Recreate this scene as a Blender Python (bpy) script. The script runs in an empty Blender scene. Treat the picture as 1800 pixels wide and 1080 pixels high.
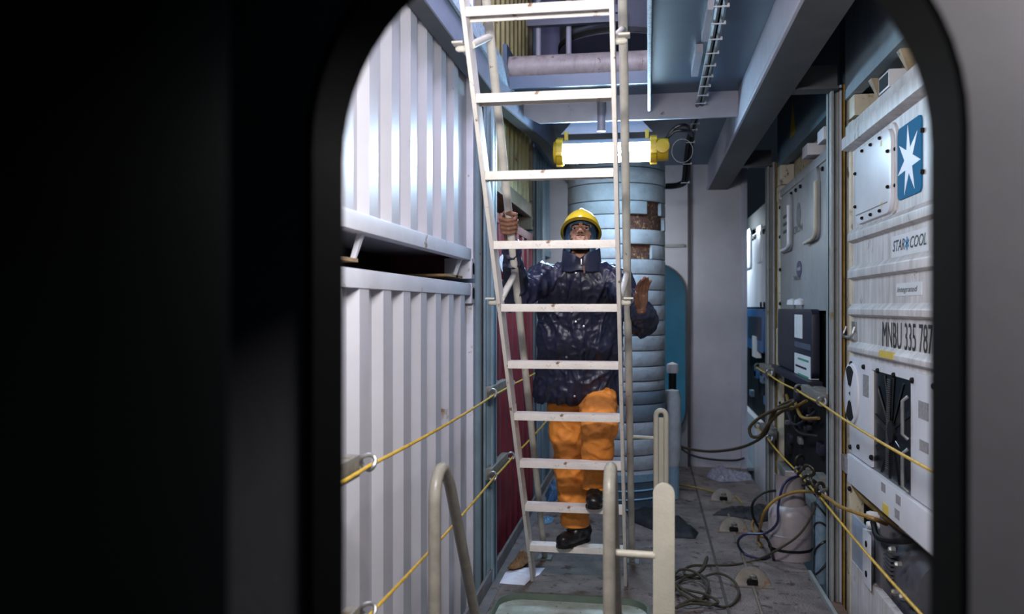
import bpy, bmesh, math, random
from mathutils import Vector, Matrix, noise
random.seed(7)
S = bpy.context.scene
COL = S.collection

# ------------------------------------------------------------------ camera
F_PX = 1500.0                       # focal length in pixels of the 1800 px wide frame
YAW = math.atan(240.0 / F_PX)       # the walkway's vanishing point lies right of centre
EYE = Vector((0.0, 0.0, 1.65))
cam_d = bpy.data.cameras.new('camera')
cam_d.sensor_width = 36.0
cam_d.lens = F_PX / 1800.0 * 36.0
cam_d.clip_start = 0.05
cam_d.dof.use_dof = True
cam_d.dof.focus_distance = 4.45
cam_d.dof.aperture_fstop = 2.0
cam = bpy.data.objects.new('camera', cam_d)
cam.location = EYE
cam.rotation_euler = (math.pi / 2, 0, YAW)
COL.objects.link(cam)
S.camera = cam

# ------------------------------------------------------------------ world and exposure
w = bpy.data.worlds.new('night')
w.use_nodes = True
w.node_tree.nodes['Background'].inputs[0].default_value = (0.30, 0.42, 0.62, 1)
w.node_tree.nodes['Background'].inputs[1].default_value = 0.018
S.world = w
S.view_settings.view_transform = 'Standard'
S.view_settings.look = 'None'
S.view_settings.gamma = 1.0
S.view_settings.use_curve_mapping = False
S.view_settings.exposure = 0.0
# lamp strengths (fixtures are built below; the last two are added, unseen lights)
LAMP_FAR, LAMP_NEAR, LAMP_UP, LAMP_CAM, FILL_BACK, FILL_HIDDEN = 115.0, 175.0, 135.0, 56.0, 90.0, 48.0

# ------------------------------------------------------------------ pixel helpers (direction only; the distance comes from a plane)
FW = Vector((-math.sin(YAW), math.cos(YAW), 0)); RT = Vector((math.cos(YAW), math.sin(YAW), 0)); UP = Vector((0, 0, 1))
def ray(px, py): return FW + RT * ((px - 900) / F_PX) + UP * ((540 - py) / F_PX)
def atx(px, py, X): d = ray(px, py); return EYE + d * (X / d.x)
def aty(px, py, Y): d = ray(px, py); return EYE + d * (Y / d.y)
def atz(px, py, Z): d = ray(px, py); return EYE + d * ((Z - EYE.z) / d.z)

# ------------------------------------------------------------------ materials
def lin(c):
    return tuple((v / 255 / 12.92) if v / 255 <= 0.04045 else ((v / 255 + 0.055) / 1.055) ** 2.4 for v in c)
MATS = {}
def mat(name, rgb, rough=0.5, metal=0.0, var=0.25, scale=6.0, rust=0.0, rust_rgb=(92, 58, 36), bump=0.0, bscale=60.0,
        stretch=(1, 1, 1), emit=None, es=0.0, coat=0.0, spec=0.5, streak=0.0, streak_rgb=(95, 85, 72)):
    if name in MATS: return MATS[name]
    m = bpy.data.materials.new(name); m.use_nodes = True
    nt = m.node_tree; N = nt.nodes; L = nt.links
    b = N['Principled BSDF']
    base = lin(rgb)
    b.inputs['Roughness'].default_value = rough
    b.inputs['Metallic'].default_value = metal
    b.inputs['Specular IOR Level'].default_value = spec
    b.inputs['Coat Weight'].default_value = coat
    tc = N.new('ShaderNodeTexCoord'); mp = N.new('ShaderNodeMapping')
    mp.inputs['Scale'].default_value = stretch
    L.new(tc.outputs['Object'], mp.inputs[0])
    n1 = N.new('ShaderNodeTexNoise'); n1.inputs['Scale'].default_value = scale; n1.inputs['Detail'].default_value = 6; n1.inputs['Roughness'].default_value = 0.65
    L.new(mp.outputs[0], n1.inputs['Vector'])
    ramp = N.new('ShaderNodeValToRGB')
    ramp.color_ramp.elements[0].position = 0.32; ramp.color_ramp.elements[1].position = 0.68
    ramp.color_ramp.elements[0].color = tuple(c * (1 - var) for c in base) + (1,)
    ramp.color_ramp.elements[1].color = tuple(min(1, c * (1 + var * 0.35)) for c in base) + (1,)
    L.new(n1.outputs['Fac'], ramp.inputs[0])
    colr = ramp.outputs[0]
    def layer(colr, sc, amt, rgb2, vec, width=0.06):
        n2 = N.new('ShaderNodeTexNoise'); n2.inputs['Scale'].default_value = sc; n2.inputs['Detail'].default_value = 8; n2.inputs['Roughness'].default_value = 0.7
        L.new(vec, n2.inputs['Vector'])
        r2 = N.new('ShaderNodeValToRGB')
        t = 0.68 - 0.34 * amt
        r2.color_ramp.elements[0].position = t; r2.color_ramp.elements[1].position = t + width
        L.new(n2.outputs['Fac'], r2.inputs[0])
        mx = N.new('ShaderNodeMix'); mx.data_type = 'RGBA'
        L.new(r2.outputs[0], mx.inputs[0]); L.new(colr, mx.inputs[6]); mx.inputs[7].default_value = lin(rgb2) + (1,)
        return mx.outputs[2]
    if streak > 0:
        mp2 = N.new('ShaderNodeMapping'); mp2.inputs['Scale'].default_value = (9, 9, 0.7)
        L.new(tc.outputs['Object'], mp2.inputs[0])
        colr = layer(colr, 2.2, streak, streak_rgb, mp2.outputs[0], 0.35)
    if rust > 0:
        colr = layer(colr, scale * 1.7, rust, rust_rgb, mp.outputs[0])
    L.new(colr, b.inputs['Base Color'])
    if bump > 0:
        n3 = N.new('ShaderNodeTexNoise'); n3.inputs['Scale'].default_value = bscale; n3.inputs['Detail'].default_value = 5
        L.new(mp.outputs[0], n3.inputs['Vector'])
        bp = N.new('ShaderNodeBump'); bp.inputs['Strength'].default_value = bump; bp.inputs['Distance'].default_value = 0.01
        L.new(n3.outputs['Fac'], bp.inputs['Height']); L.new(bp.outputs[0], b.inputs['Normal'])
    if emit:
        b.inputs['Emission Color'].default_value = emit + (1,); b.inputs['Emission Strength'].default_value = es
    MATS[name] = m
    return m

# ------------------------------------------------------------------ mesh builder
ORG = {}
class MB:
    def __init__(s): s.v = []; s.f = []; s.mi = []
    def _add(s, vs, fs, m=0):
        o = len(s.v); s.v += [Vector(p) for p in vs]; s.f += [[i + o for i in f] for f in fs]; s.mi += [m] * len(fs); return s
    def box(s, x0, x1, y0, y1, z0, z1, m=0):
        vs = [(x, y, z) for x in (x0, x1) for y in (y0, y1) for z in (z0, z1)]
        return s._add(vs, [(0, 1, 3, 2), (4, 6, 7, 5), (0, 4, 5, 1), (2, 3, 7, 6), (0, 2, 6, 4), (1, 5, 7, 3)], m)
    def obox(s, c, ax, ay, az, m=0):
        c, ax, ay, az = Vector(c), Vector(ax), Vector(ay), Vector(az)
        vs = [c + ax * i + ay * j + az * k for i in (-1, 1) for j in (-1, 1) for k in (-1, 1)]
        return s._add(vs, [(0, 1, 3, 2), (4, 6, 7, 5), (0, 4, 5, 1), (2, 3, 7, 6), (0, 2, 6, 4), (1, 5, 7, 3)], m)
    def prism(s, poly, ext, m=0):
        n = len(poly); a = [Vector(p) for p in poly]; e = Vector(ext)
        vs = a + [p + e for p in a]
        fs = [list(range(n))[::-1], list(range(n, 2 * n))] + [(i, (i + 1) % n, n + (i + 1) % n, n + i) for i in range(n)]
        return s._add(vs, fs, m)
    def tube(s, pts, r, n=8, m=0, closed=False):
        pts = [Vector(p) for p in pts]; k = len(pts); vs = []; fs = []
        rs = r if isinstance(r, (list, tuple)) else [r] * k
        prev = None
        for i, p in enumerate(pts):
            if closed: t = pts[(i + 1) % k] - pts[i - 1]
            else: t = pts[min(i + 1, k - 1)] - pts[max(i - 1, 0)]
            t.normalize()
            if prev is None:
                a = Vector((0, 0, 1)) if abs(t.z) < 0.9 else Vector((1, 0, 0))
                u = t.cross(a).normalized()
            else:
                u = (prev - t * prev.dot(t))
                u = u.normalized() if u.length > 1e-6 else t.orthogonal().normalized()
            prev = u; v = t.cross(u)
            for j in range(n):
                an = 2 * math.pi * j / n
                vs.append(p + (u * math.cos(an) + v * math.sin(an)) * rs[i])
        for i in range(k if closed else k - 1):
            i2 = (i + 1) % k
            for j in range(n):
                fs.append((i * n + j, i * n + (j + 1) % n, i2 * n + (j + 1) % n, i2 * n + j))
        if not closed:
            fs.append(list(range(n))[::-1]); fs.append([(k - 1) * n + j for j in range(n)])
        return s._add(vs, fs, m)
    def lathe(s, prof, c, axis='z', n=24, a0=0.0, a1=2 * math.pi, m=0):
        """prof: list of (radius, height along axis)"""
        full = abs(a1 - a0 - 2 * math.pi) < 1e-6
        cnt = n if full else n + 1; vs = []; fs = []; c = Vector(c)
        for (r, h) in prof:
            for j in range(cnt):
                a = a0 + (a1 - a0) * j / n
                x, y = r * math.cos(a), r * math.sin(a)
                vs.append(c + Vector({'z': (x, y, h), 'x': (h, x, y), 'y': (y, h, x)}[axis]))
        for i in range(len(prof) - 1):
            for j in range(n):
                j2 = (j + 1) % cnt
                fs.append((i * cnt + j, i * cnt + j2, (i + 1) * cnt + j2, (i + 1) * cnt + j))
        if full:
            if prof[0][0] > 1e-6: fs.append(list(range(cnt))[::-1])
            if prof[-1][0] > 1e-6: fs.append([(len(prof) - 1) * cnt + j for j in range(cnt)])
        return s._add(vs, fs, m)
    def build(s, name, mats, parent=None, smooth=False, bevel=0.0, angle=40, org=None):
        me = bpy.data.meshes.new(name)
        if parent is not None: o0 = ORG[parent.name]
        elif org is not None: o0 = Vector(org)
        else:
            lo = [min(p[i] for p in s.v) for i in range(3)]; hi = [max(p[i] for p in s.v) for i in range(3)]
            o0 = Vector(((lo[0] + hi[0]) / 2, (lo[1] + hi[1]) / 2, lo[2]))
        bm = bmesh.new()
        vs = [bm.verts.new(p - o0) for p in s.v]
        for f, mi in zip(s.f, s.mi):
            try:
                fc = bm.faces.new([vs[i] for i in f]); fc.material_index = mi
            except ValueError: pass
        bmesh.ops.remove_doubles(bm, verts=bm.verts, dist=1e-6)
        bmesh.ops.recalc_face_normals(bm, faces=bm.faces)
        if bevel > 0:
            es = [e for e in bm.edges if len(e.link_faces) == 2 and e.calc_face_angle(0) > 0.6]
            bmesh.ops.bevel(bm, geom=es, offset=bevel, segments=2, profile=0.7, affect='EDGES', clamp_overlap=True)
            smooth = True
        bm.to_mesh(me); bm.free()
        if smooth:
            me.polygons.foreach_set('use_smooth', [True] * len(me.polygons))
            me.set_sharp_from_angle(angle=math.radians(angle))
        for mt in (mats if isinstance(mats, (list, tuple)) else [mats]): me.materials.append(mt)
        o = bpy.data.objects.new(name, me); COL.objects.link(o)
        if parent is not None: o.parent = parent
        else: o.location = o0
        ORG[o.name] = o0
        return o
def mesh_obj(name, me, mats, parent=None, o0=None):
    """a mesh whose vertices are in world space becomes a part (or a thing)"""
    off = ORG[parent.name] if parent is not None else Vector(o0)
    me.transform(Matrix.Translation(-off))
    me.materials.clear()
    for mt in (mats if isinstance(mats, (list, tuple)) else [mats]): me.materials.append(mt)
    o = bpy.data.objects.new(name, me); COL.objects.link(o)
    if parent is not None: o.parent = parent
    else: o.location = off
    ORG[o.name] = off
    return o
def tag(o, label, cat, group=None, kind=None):
    o['label'] = label; o['category'] = cat
    if group: o['group'] = group
    if kind: o['kind'] = kind
    return o
def thing(name, loc, label, cat, group=None):
    o = bpy.data.objects.new(name, None); o.empty_display_size = 0.1
    COL.objects.link(o); o.location = loc; ORG[o.name] = Vector(loc)
    return tag(o, label, cat, group)
def struct(o):
    o['kind'] = 'structure'; return o
def copy_part(src, parent, offset=(0, 0, 0)):
    """another instance of an existing part (shared mesh), shifted"""
    c = src.copy(); COL.objects.link(c); c.parent = parent
    c.location = Vector(src.location) + Vector(offset)
    ORG[c.name] = ORG[src.name] + Vector(offset)
    return c
def plate(outer, holes, fn, ext):
    """flat plate with holes: 2-D loops, fn maps 2-D to 3-D, ext is the thickness vector"""
    bm = bmesh.new(); ed = []
    for lp in [outer] + holes:
        vs = [bm.verts.new((p[0], p[1], 0)) for p in lp]
        ed += [bm.edges.new((vs[i], vs[(i + 1) % len(vs)])) for i in range(len(vs))]
    bmesh.ops.triangle_fill(bm, use_beauty=True, use_dissolve=False, edges=ed)
    bm.verts.index_update()
    mb = MB(); n = len(bm.verts); P = [Vector(fn(v.co.x, v.co.y)) for v in bm.verts]; e = Vector(ext)
    fs = [[v.index for v in f.verts] for f in bm.faces]
    be = [[v.index for v in x.verts] for x in bm.edges if len(x.link_faces) == 1]
    bm.free()
    mb._add(P + [p + e for p in P], [f for f in fs] + [[i + n for i in f[::-1]] for f in fs] + [(a, b, b + n, a + n) for a, b in be])
    return mb
def rrect(x0, x1, z0, z1, r, n=8):
    out = []
    for cx, cz, a in ((x1 - r, z1 - r, 0), (x0 + r, z1 - r, 90), (x0 + r, z0 + r, 180), (x1 - r, z0 + r, 270)):
        for i in range(n + 1):
            t = math.radians(a + 90 * i / n); out.append((cx + r * math.cos(t), cz + r * math.sin(t)))
    return out
def text(body, name, origin, xdir, zdir, height, mt, parent, squeeze=1.0, depth=0.0012, shear=0.0, bold=0.0):
    cu = bpy.data.curves.new('lettering', 'FONT'); cu.body = body; cu.size = 1.0; cu.resolution_u = 3; cu.extrude = 0.0; cu.offset = bold; cu.shear = shear
    o = bpy.data.objects.new('lettering', cu); COL.objects.link(o)
    bpy.context.view_layer.update()
    me = bpy.data.meshes.new_from_object(o.evaluated_get(bpy.context.evaluated_depsgraph_get()))
    COL.objects.unlink(o); bpy.data.objects.remove(o); bpy.data.curves.remove(cu)
    X = Vector(xdir).normalized(); Z = Vector(zdir).normalized(); Nn = X.cross(Z)
    k = height / 0.69; O = Vector(origin)
    for v in me.vertices: v.co = O + X * (v.co.x * k * squeeze) + Z * (v.co.y * k) + Nn * depth
    me.name = name
    return mesh_obj(name, me, mt, parent, O)
def bez(pts, n=8):
    """Catmull-Rom through the points"""
    P = [Vector(p) for p in pts]; P = [P[0] * 2 - P[1]] + P + [P[-1] * 2 - P[-2]]; out = []
    for i in range(1, len(P) - 2):
        for j in range(n):
            t = j / n; a, b, c, d = P[i - 1], P[i], P[i + 1], P[i + 2]
            out.append(0.5 * ((2 * b) + (c - a) * t + (2 * a - 5 * b + 4 * c - d) * t * t + (3 * b - a - 3 * c + d) * t ** 3))
    out.append(P[-2]); return out

# ------------------------------------------------------------------ the paints and stuffs of the ship
M_blue = mat('steel_blue_paint', (66, 88, 112), 0.42, 0, 0.18, 3, rust=0.12, bump=0.05)
M_lav = mat('pale_grey_paint', (172, 174, 188), 0.45, 0, 0.15, 4, rust=0.06, bump=0.05)
M_deck = mat('worn_deck_paint', (122, 111, 106), 0.5, 0, 0.5, 5, rust=0.38, rust_rgb=(66, 48, 40), streak=0.0, bump=1.0, bscale=70, spec=0.45)
M_plate = mat('bulkhead_paint', (150, 148, 152), 0.55, 0, 0.12, 4, bump=0.03)
M_rim = mat('rim_shade_dark', (5, 6, 6), 0.9, 0, 0.2, 5, spec=0.03)  # the rim is unlit; its shade is put into this near-black colour
M_black = mat('column_shade_black', (4, 8, 8), 1.0, 0, 0.2, 5, spec=0.02)  # near-black stands for an unlit column, shade put into the colour
M_white = mat('reefer_white', (212, 208, 208), 0.45, 0, 0.2, 5, streak=0.75, streak_rgb=(150, 142, 136), rust=0.16, rust_rgb=(122, 104, 84), bump=0.04)
M_panel = mat('access_panel_white', (216, 217, 224), 0.4, 0, 0.08, 4, streak=0.25, streak_rgb=(178, 174, 170))
M_cream = mat('cream_post_paint', (206, 197, 176), 0.5, 0, 0.22, 5, rust=0.3, rust_rgb=(120, 92, 60), streak=0.3)
M_lad = mat('ladder_paint', (214, 208, 202), 0.45, 0, 0.14, 9, rust=0.22, rust_rgb=(120, 88, 62), bump=0.12, bscale=80)
M_rail = mat('handrail_paint', (196, 192, 180), 0.45, 0, 0.2, 10, rust=0.18, rust_rgb=(110, 96, 78), bump=0.1)
M_lcont = mat('silver_container_paint', (180, 180, 188), 0.36, 0, 0.10, 2, rust=0.05, rust_rgb=(126, 98, 66), streak=0.22, streak_rgb=(168, 164, 166))
M_lrail = mat('silver_rail_paint', (198, 200, 210), 0.4, 0, 0.12, 4, rust=0.2, rust_rgb=(128, 96, 58))
M_red = mat('maroon_container_paint', (122, 44, 54), 0.5, 0, 0.3, 4, streak=0.3, streak_rgb=(74, 24, 32))
M_yel = mat('ochre_container_paint', (176, 166, 116), 0.5, 0, 0.3, 4, rust=0.2, streak=0.35, streak_rgb=(84, 80, 66))
M_tealc = mat('teal_container_paint', (110, 140, 160), 0.5, 0, 0.25, 4)
M_steel = mat('galvanised_steel', (150, 152, 152), 0.4, 0.6, 0.3, 12, rust=0.2)
M_guide = mat('guide_grey_paint', (140, 143, 142), 0.5, 0, 0.25, 4, rust=0.22, rust_rgb=(116, 96, 62), streak=0.2)
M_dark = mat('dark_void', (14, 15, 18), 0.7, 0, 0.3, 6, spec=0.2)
M_hole = mat('black_rubber', (16, 16, 18), 0.55, 0, 0.2, 12, spec=0.3)
M_lamp_y = mat('lamp_yellow', (214, 178, 38), 0.4, 0, 0.12, 14)
M_rope = mat('yellow_wire', (196, 160, 52), 0.5, 0, 0.35, 40, rust=0.15)
M_cable = mat('cable_black', (24, 24, 28), 0.35, 0, 0.2, 20)
M_hemp = mat('dark_rope', (66, 60, 44), 0.8, 0, 0.5, 90, bump=0.6, bscale=260)
M_hoseb = mat('blue_hose', (38, 42, 78), 0.4, 0, 0.2, 20)
M_hosey = mat('ochre_hose', (150, 116, 50), 0.5, 0, 0.3, 30)
M_navy = mat('unit_navy', (20, 25, 46), 0.45, 0, 0.3, 8)
M_print = mat('black_print', (30, 29, 34), 0.6, 0, 0.1, 20)
M_cyl = mat('gas_bottle_paint', (158, 150, 152), 0.4, 0, 0.15, 8, rust=0.15, bump=0.08)
M_sticky = mat('yellow_sticker', (214, 188, 84), 0.5, 0, 0.1, 30)
M_stickw = mat('white_sticker', (214, 216, 220), 0.5, 0, 0.06, 30)
M_faint = mat('faded_print', (150, 148, 150), 0.6, 0, 0.4, 60)
# ================================================================== THE SETTING
# near bulkhead with the arched opening we look through
OPX0, OPX1 = aty(597, 540, 1.147).x, aty(1643, 540, 1.147).x
arch = rrect(OPX0, OPX1, 0.25, 2.155, 0.30, 14)
wf = struct(plate([(-1.75, -0.6), (1.7, -0.6), (1.7, 3.4), (-1.75, 3.4)], [arch], lambda x, z: (x, 1.045, z), (0, 0.102, 0)).build('wall_front', M_plate, org=(0, 1.1, 0)))
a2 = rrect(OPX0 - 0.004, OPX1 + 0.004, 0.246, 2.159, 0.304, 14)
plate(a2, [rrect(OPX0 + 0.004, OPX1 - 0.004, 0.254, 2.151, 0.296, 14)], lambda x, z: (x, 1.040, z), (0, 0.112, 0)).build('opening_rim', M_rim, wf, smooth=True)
# dark column just beside the camera
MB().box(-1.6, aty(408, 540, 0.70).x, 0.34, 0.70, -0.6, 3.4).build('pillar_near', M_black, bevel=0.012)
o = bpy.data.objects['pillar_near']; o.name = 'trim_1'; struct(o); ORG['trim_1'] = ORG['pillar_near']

# walkway deck with its hatch hole
HX0, HX1, HY0, HY1 = -0.84, 0.0, 3.85, atz(1000, 1048, 0).y
FX0, FX1 = -0.90, 0.985
flo = struct(plate([(FX0, 1.2), (FX1, 1.2), (FX1, 9.0), (FX0, 9.0)], [rrect(HX0, HX1, HY0, HY1, 0.15, 8)], lambda x, y: (x, y, -0.03), (0, 0, 0.03)).build('floor', M_deck, org=(0, 5, 0)))
M_coam = mat('hatch_green_paint', (96, 112, 100), 0.5, 0, 0.25, 6, rust=0.12)
plate(rrect(HX0 - 0.004, HX1 + 0.004, HY0 - 0.004, HY1 + 0.004, 0.154, 8), [rrect(HX0 + 0.008, HX1 - 0.008, HY0 + 0.008, HY1 - 0.008, 0.142, 8)],
      lambda x, y: (x, y, -0.10), (0, 0, 0.104)).build('hatch_coaming', M_coam, flo, smooth=True)
# seam and small welds on the deck
MB().box(0.42, 0.436, 4.3, 9.0, 0.0, 0.006).build('deck_seam', mat('seam_dirt', (74, 66, 60), 0.7, 0, 0.4, 12), flo)
# landing under the hatch
struct(MB().box(HX0 + 0.01, HX1 - 0.01, HY0 + 0.01, HY1 - 0.01, -0.07, -0.032).build('floor_hatch', mat('hatch_lid_paint', (176, 186, 178), 0.6, 0, 0.35, 9, rust=0.2, streak=0.3, streak_rgb=(120, 130, 122))))

# kerb bar on the left edge of the walkway, toe bar on the right
struct(MB().box(-0.935, -0.918, 1.3, 9.0, -0.03, 0.085).box(-0.935, -0.86, 1.3, 9.0, -0.012, 0.004).build('baseboard_left', mat('kerb_grey', (104, 102, 104), 0.55, 0, 0.35, 8, rust=0.25), bevel=0.003))
struct(MB().box(0.964, 0.984, 1.3, 5.46, 0.0, 0.035).build('baseboard_right', M_guide, bevel=0.003))

# deck overhead, open above the ladder
CZ = 3.12
HFAR = EYE.y + 1500 * (CZ - 1.65) / (540 - 146)
cl = struct(plate([(-1.02, 1.2), (0.62, 1.2), (0.62, 9.0), (-1.02, 9.0)], [[(-0.93, 1.6), (-0.0, 1.6), (-0.0, HFAR), (-0.93, HFAR)]], lambda x, y: (x, y, CZ), (0, 0, 0.02)).build('ceiling', M_blue, org=(0, 5, CZ)))
M_edge = mat('flaking_edge', (170, 190, 206), 0.5, 0, 0.5, 60, bump=0.5, bscale=120)
MB().box(-0.006, 0.014, 1.6, 5.9, 2.985, CZ).build('hatch_coaming_plate', M_edge, cl, bevel=0.003)
MB().box(-0.93, 0.0, HFAR - 0.01, HFAR + 0.01, CZ - 0.02, CZ + 0.06).build('hatch_edge', M_blue, cl)
# stiffener bars under the deck
for (y, x0, x1) in ((4.55, 0.28, 0.32), (5.25, 0.26, 0.30)):
    MB().box(x0, x1, y - 0.38, y + 0.12, CZ - 0.05, CZ).build('cable_bracket', M_lav, cl)
# transverse beam above the lamp
BY = 5.96
struct(MB().prism([(-0.92, BY, CZ), (-0.92, BY, 3.03), (-0.76, BY, 2.945), (0.64, BY, 2.945), (0.64, BY, CZ)], (0, 0.03, 0)).build('trim_2', M_lav, bevel=0.002))
for i, x in enumerate((-0.32,)):
    t = struct(MB().lathe([(0.03, 2.86), (0.03, CZ)], (-0.32, BY - 0.06, 0), n=14).build('trim_3', mat('conduit_grey', (120, 122, 134), 0.45, 0, 0.2, 8), smooth=True))
# right longitudinal girder (web + bottom flange) and its brackets
g = struct(MB().box(0.60, 0.62, 1.2, 9.0, 2.87, CZ).build('trim_4', M_lav, bevel=0.002))
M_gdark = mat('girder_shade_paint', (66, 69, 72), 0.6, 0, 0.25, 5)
MB().box(0.592, 0.80, 1.2, 9.0, 2.855, 2.869).build('bottom_flange', M_gdark, g, bevel=0.002)  # shade of the flange underside is put into its dark colour
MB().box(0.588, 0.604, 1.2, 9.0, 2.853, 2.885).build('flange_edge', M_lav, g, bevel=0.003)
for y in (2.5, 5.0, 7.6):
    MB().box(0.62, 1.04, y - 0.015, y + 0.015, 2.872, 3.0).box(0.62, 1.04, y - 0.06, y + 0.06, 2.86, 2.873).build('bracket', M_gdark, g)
# left longitudinal girder, bending in towards the beam
lg = MB(); lf = MB()
for (a, b) in (((-0.95, 1.2), (-0.93, 5.4)), ((-0.93, 5.4), (-0.79, 6.7)), ((-0.79, 6.7), (-0.76, 9.0))):
    lg.prism([(a[0], a[1], 2.95), (a[0], a[1], CZ + 0.02), (a[0] - 0.018, a[1], CZ + 0.02), (a[0] - 0.018, a[1], 2.95)], (b[0] - a[0], b[1] - a[1], 0))
    lf.prism([(a[0] + 0.006, a[1], 2.94), (a[0] + 0.006, a[1], 2.952), (a[0] - 0.075, a[1], 2.952), (a[0] - 0.075, a[1], 2.94)], (b[0] - a[0], b[1] - a[1], 0))
lgo = struct(lg.build('trim_5', mat('grey_blue_paint', (116, 124, 142), 0.45, 0, 0.2, 4, rust=0.1)))
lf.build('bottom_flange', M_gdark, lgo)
struct(MB().box(-0.932, -0.915, 1.6, HFAR, CZ - 0.02, CZ + 0.11).build('trim_6', M_edge, bevel=0.003))

# far bulkhead with the arched door
WY = 9.0
dx1 = aty(1206, 600, WY).x
M_far = mat('far_bulkhead_paint', (176, 176, 184), 0.5, 0, 0.12, 3, bump=0.05)
wb = struct(plate([(-1.3, -0.3), (aty(1309, 600, WY).x, -0.3), (aty(1309, 600, WY).x, 3.4), (-1.3, 3.4)],
                  [rrect(-0.35, dx1, 0.28, 2.10, 0.32, 10)], lambda x, z: (x, WY, z), (0, 0.03, 0)).build('wall_back', M_far, org=(0, WY, 0)))
MB().box(dx1 + 0.015, dx1 + 0.045, WY - 0.035, WY + 0.001, 0.0, 3.3).build('stiffener', mat('stiffener_dark', (70, 66, 72), 0.6, 0, 0.2, 8), wb, bevel=0.004)
MB().box(aty(1302, 600, WY).x, aty(1309, 600, WY).x + 0.02, WY - 0.05, WY + 0.03, 0.0, 3.3).build('edge_flange', M_lav, wb, bevel=0.004)
MB().box(dx1 - 0.25, dx1 - 0.02, WY - 0.03, WY + 0.001, 2.27, 2.30).build('stiffener', M_guide, wb)
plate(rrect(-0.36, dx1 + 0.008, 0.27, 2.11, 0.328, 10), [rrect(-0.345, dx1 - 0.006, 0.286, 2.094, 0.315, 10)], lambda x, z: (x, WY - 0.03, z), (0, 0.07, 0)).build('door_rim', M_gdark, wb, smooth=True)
M_teal = mat('teal_wall_paint', (52, 128, 158), 0.5, 0, 0.2, 3)
struct(MB().box(-1.6, 1.3, 12.0, 12.06, -0.3, 3.4).build('wall_end', M_teal))
struct(MB().box(-1.3, 1.1, 9.03, 12.0, -0.03, 0.0).build('floor_end', mat('end_deck_paint', (136, 150, 160), 0.5, 0, 0.3, 5, rust=0.15)))
struct(MB().box(-1.75, 1.7, -0.9, 1.045, CZ + 0.1, CZ + 0.13).box(0.28, 0.32, 0.1, 1.045, 2.06, CZ + 0.11).build('ceiling_front_baffle', M_gdark))  # the hanging plate is an unseen addition, blocking light to the left face
struct(MB().box(-1.6, 1.1, 9.03, 12.0, 3.2, 3.25).build('ceiling_end', M_blue))

# upper level seen through the opening overhead
struct(MB().box(-1.02, 0.62, 7.9, 7.95, CZ + 0.02, 6.2).build('wall_upper', mat('upper_wall_paint', (112, 116, 150), 0.5, 0, 0.2, 3, rust=0.1)))
struct(MB().box(0.55, 0.6, 1.2, 7.9, CZ + 0.02, 6.2).build('wall_upper_right', M_blue))
struct(MB().box(-1.02, 0.62, 1.2, 7.95, 6.2, 6.25).build('ceiling_upper', M_blue))
t = thing('cross_pipe', (-0.5, 5.85, CZ + 0.021), 'grey rust-streaked pipe crossing above the opening over the ladder', 'pipe')
zc = aty(1000, 118, 5.85).z
M_pipe = mat('stained_pipe', (168, 160, 158), 0.5, 0, 0.3, 6, streak=0.5, streak_rgb=(110, 86, 70), rust=0.25)
MB().lathe([(0.088, -0.95), (0.088, 0.02)], (0, 5.85, zc), 'x', 24).build('pipe_body', M_pipe, t, smooth=True)
MB().box(-0.004, 0.02, 5.72, 5.98, CZ + 0.021, zc + 0.14).build('end_flange', M_edge, t)
MB().box(-0.98, -0.95, 5.72, 5.98, CZ + 0.021, zc + 0.14).build('pipe_bracket', M_blue, t)
t = thing('vent_drum', (-0.25, 7.3, 3.83), 'large round grey duct mouth overhead beyond the cross pipe', 'duct')
zd = aty(1085, 52, 6.8).z
M_drum = mat('duct_blue', (112, 118, 134), 0.5, 0, 0.2, 4)
MB().lathe([(0.50, zd + 0.01), (0.50, zd + 0.9)], (-0.25, 7.3, 0), n=40).build('duct_wall', M_drum, t, smooth=True)
MB().lathe([(0.505, zd - 0.026), (0.505, zd - 0.021)], (-0.25, 7.3, 0), n=40).build('duct_bottom', M_drum, t, smooth=True)
MB().lathe([(0.515, zd - 0.02), (0.515, zd + 0.02), (0.44, zd + 0.02), (0.44, zd - 0.02), (0.515, zd - 0.02)], (-0.25, 7.3, 0), n=40).build('duct_flange', M_gdark, t, smooth=True)
RYL = 6.62
zl = aty(1000, 30, RYL).z
t = thing('overhead_shelf_rail', (-0.65, RYL, zl - 0.06), 'purple-grey steel channel bar high on the wall beyond the ladder', 'channel bar')
xa, xb = aty(927, 30, RYL).x, aty(1100, 25, RYL).x
MB().box(xa, xb, RYL - 0.03, RYL + 0.03, zl + 0.008, zl + 0.07).build('upper_channel', M_drum, t, bevel=0.004)
MB().box(xa, xb, RYL - 0.03, RYL + 0.03, zl - 0.062, zl - 0.004).build('lower_channel', M_drum, t, bevel=0.004)
for x in (xa + 0.08, xa + 0.32, xb - 0.1):
    MB().lathe([(0.022, CZ + 0.02), (0.022, zl + 0.8)], (x, RYL + 0.05, 0), n=10).build('hanger_rod', M_lav, t, smooth=True)
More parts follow.
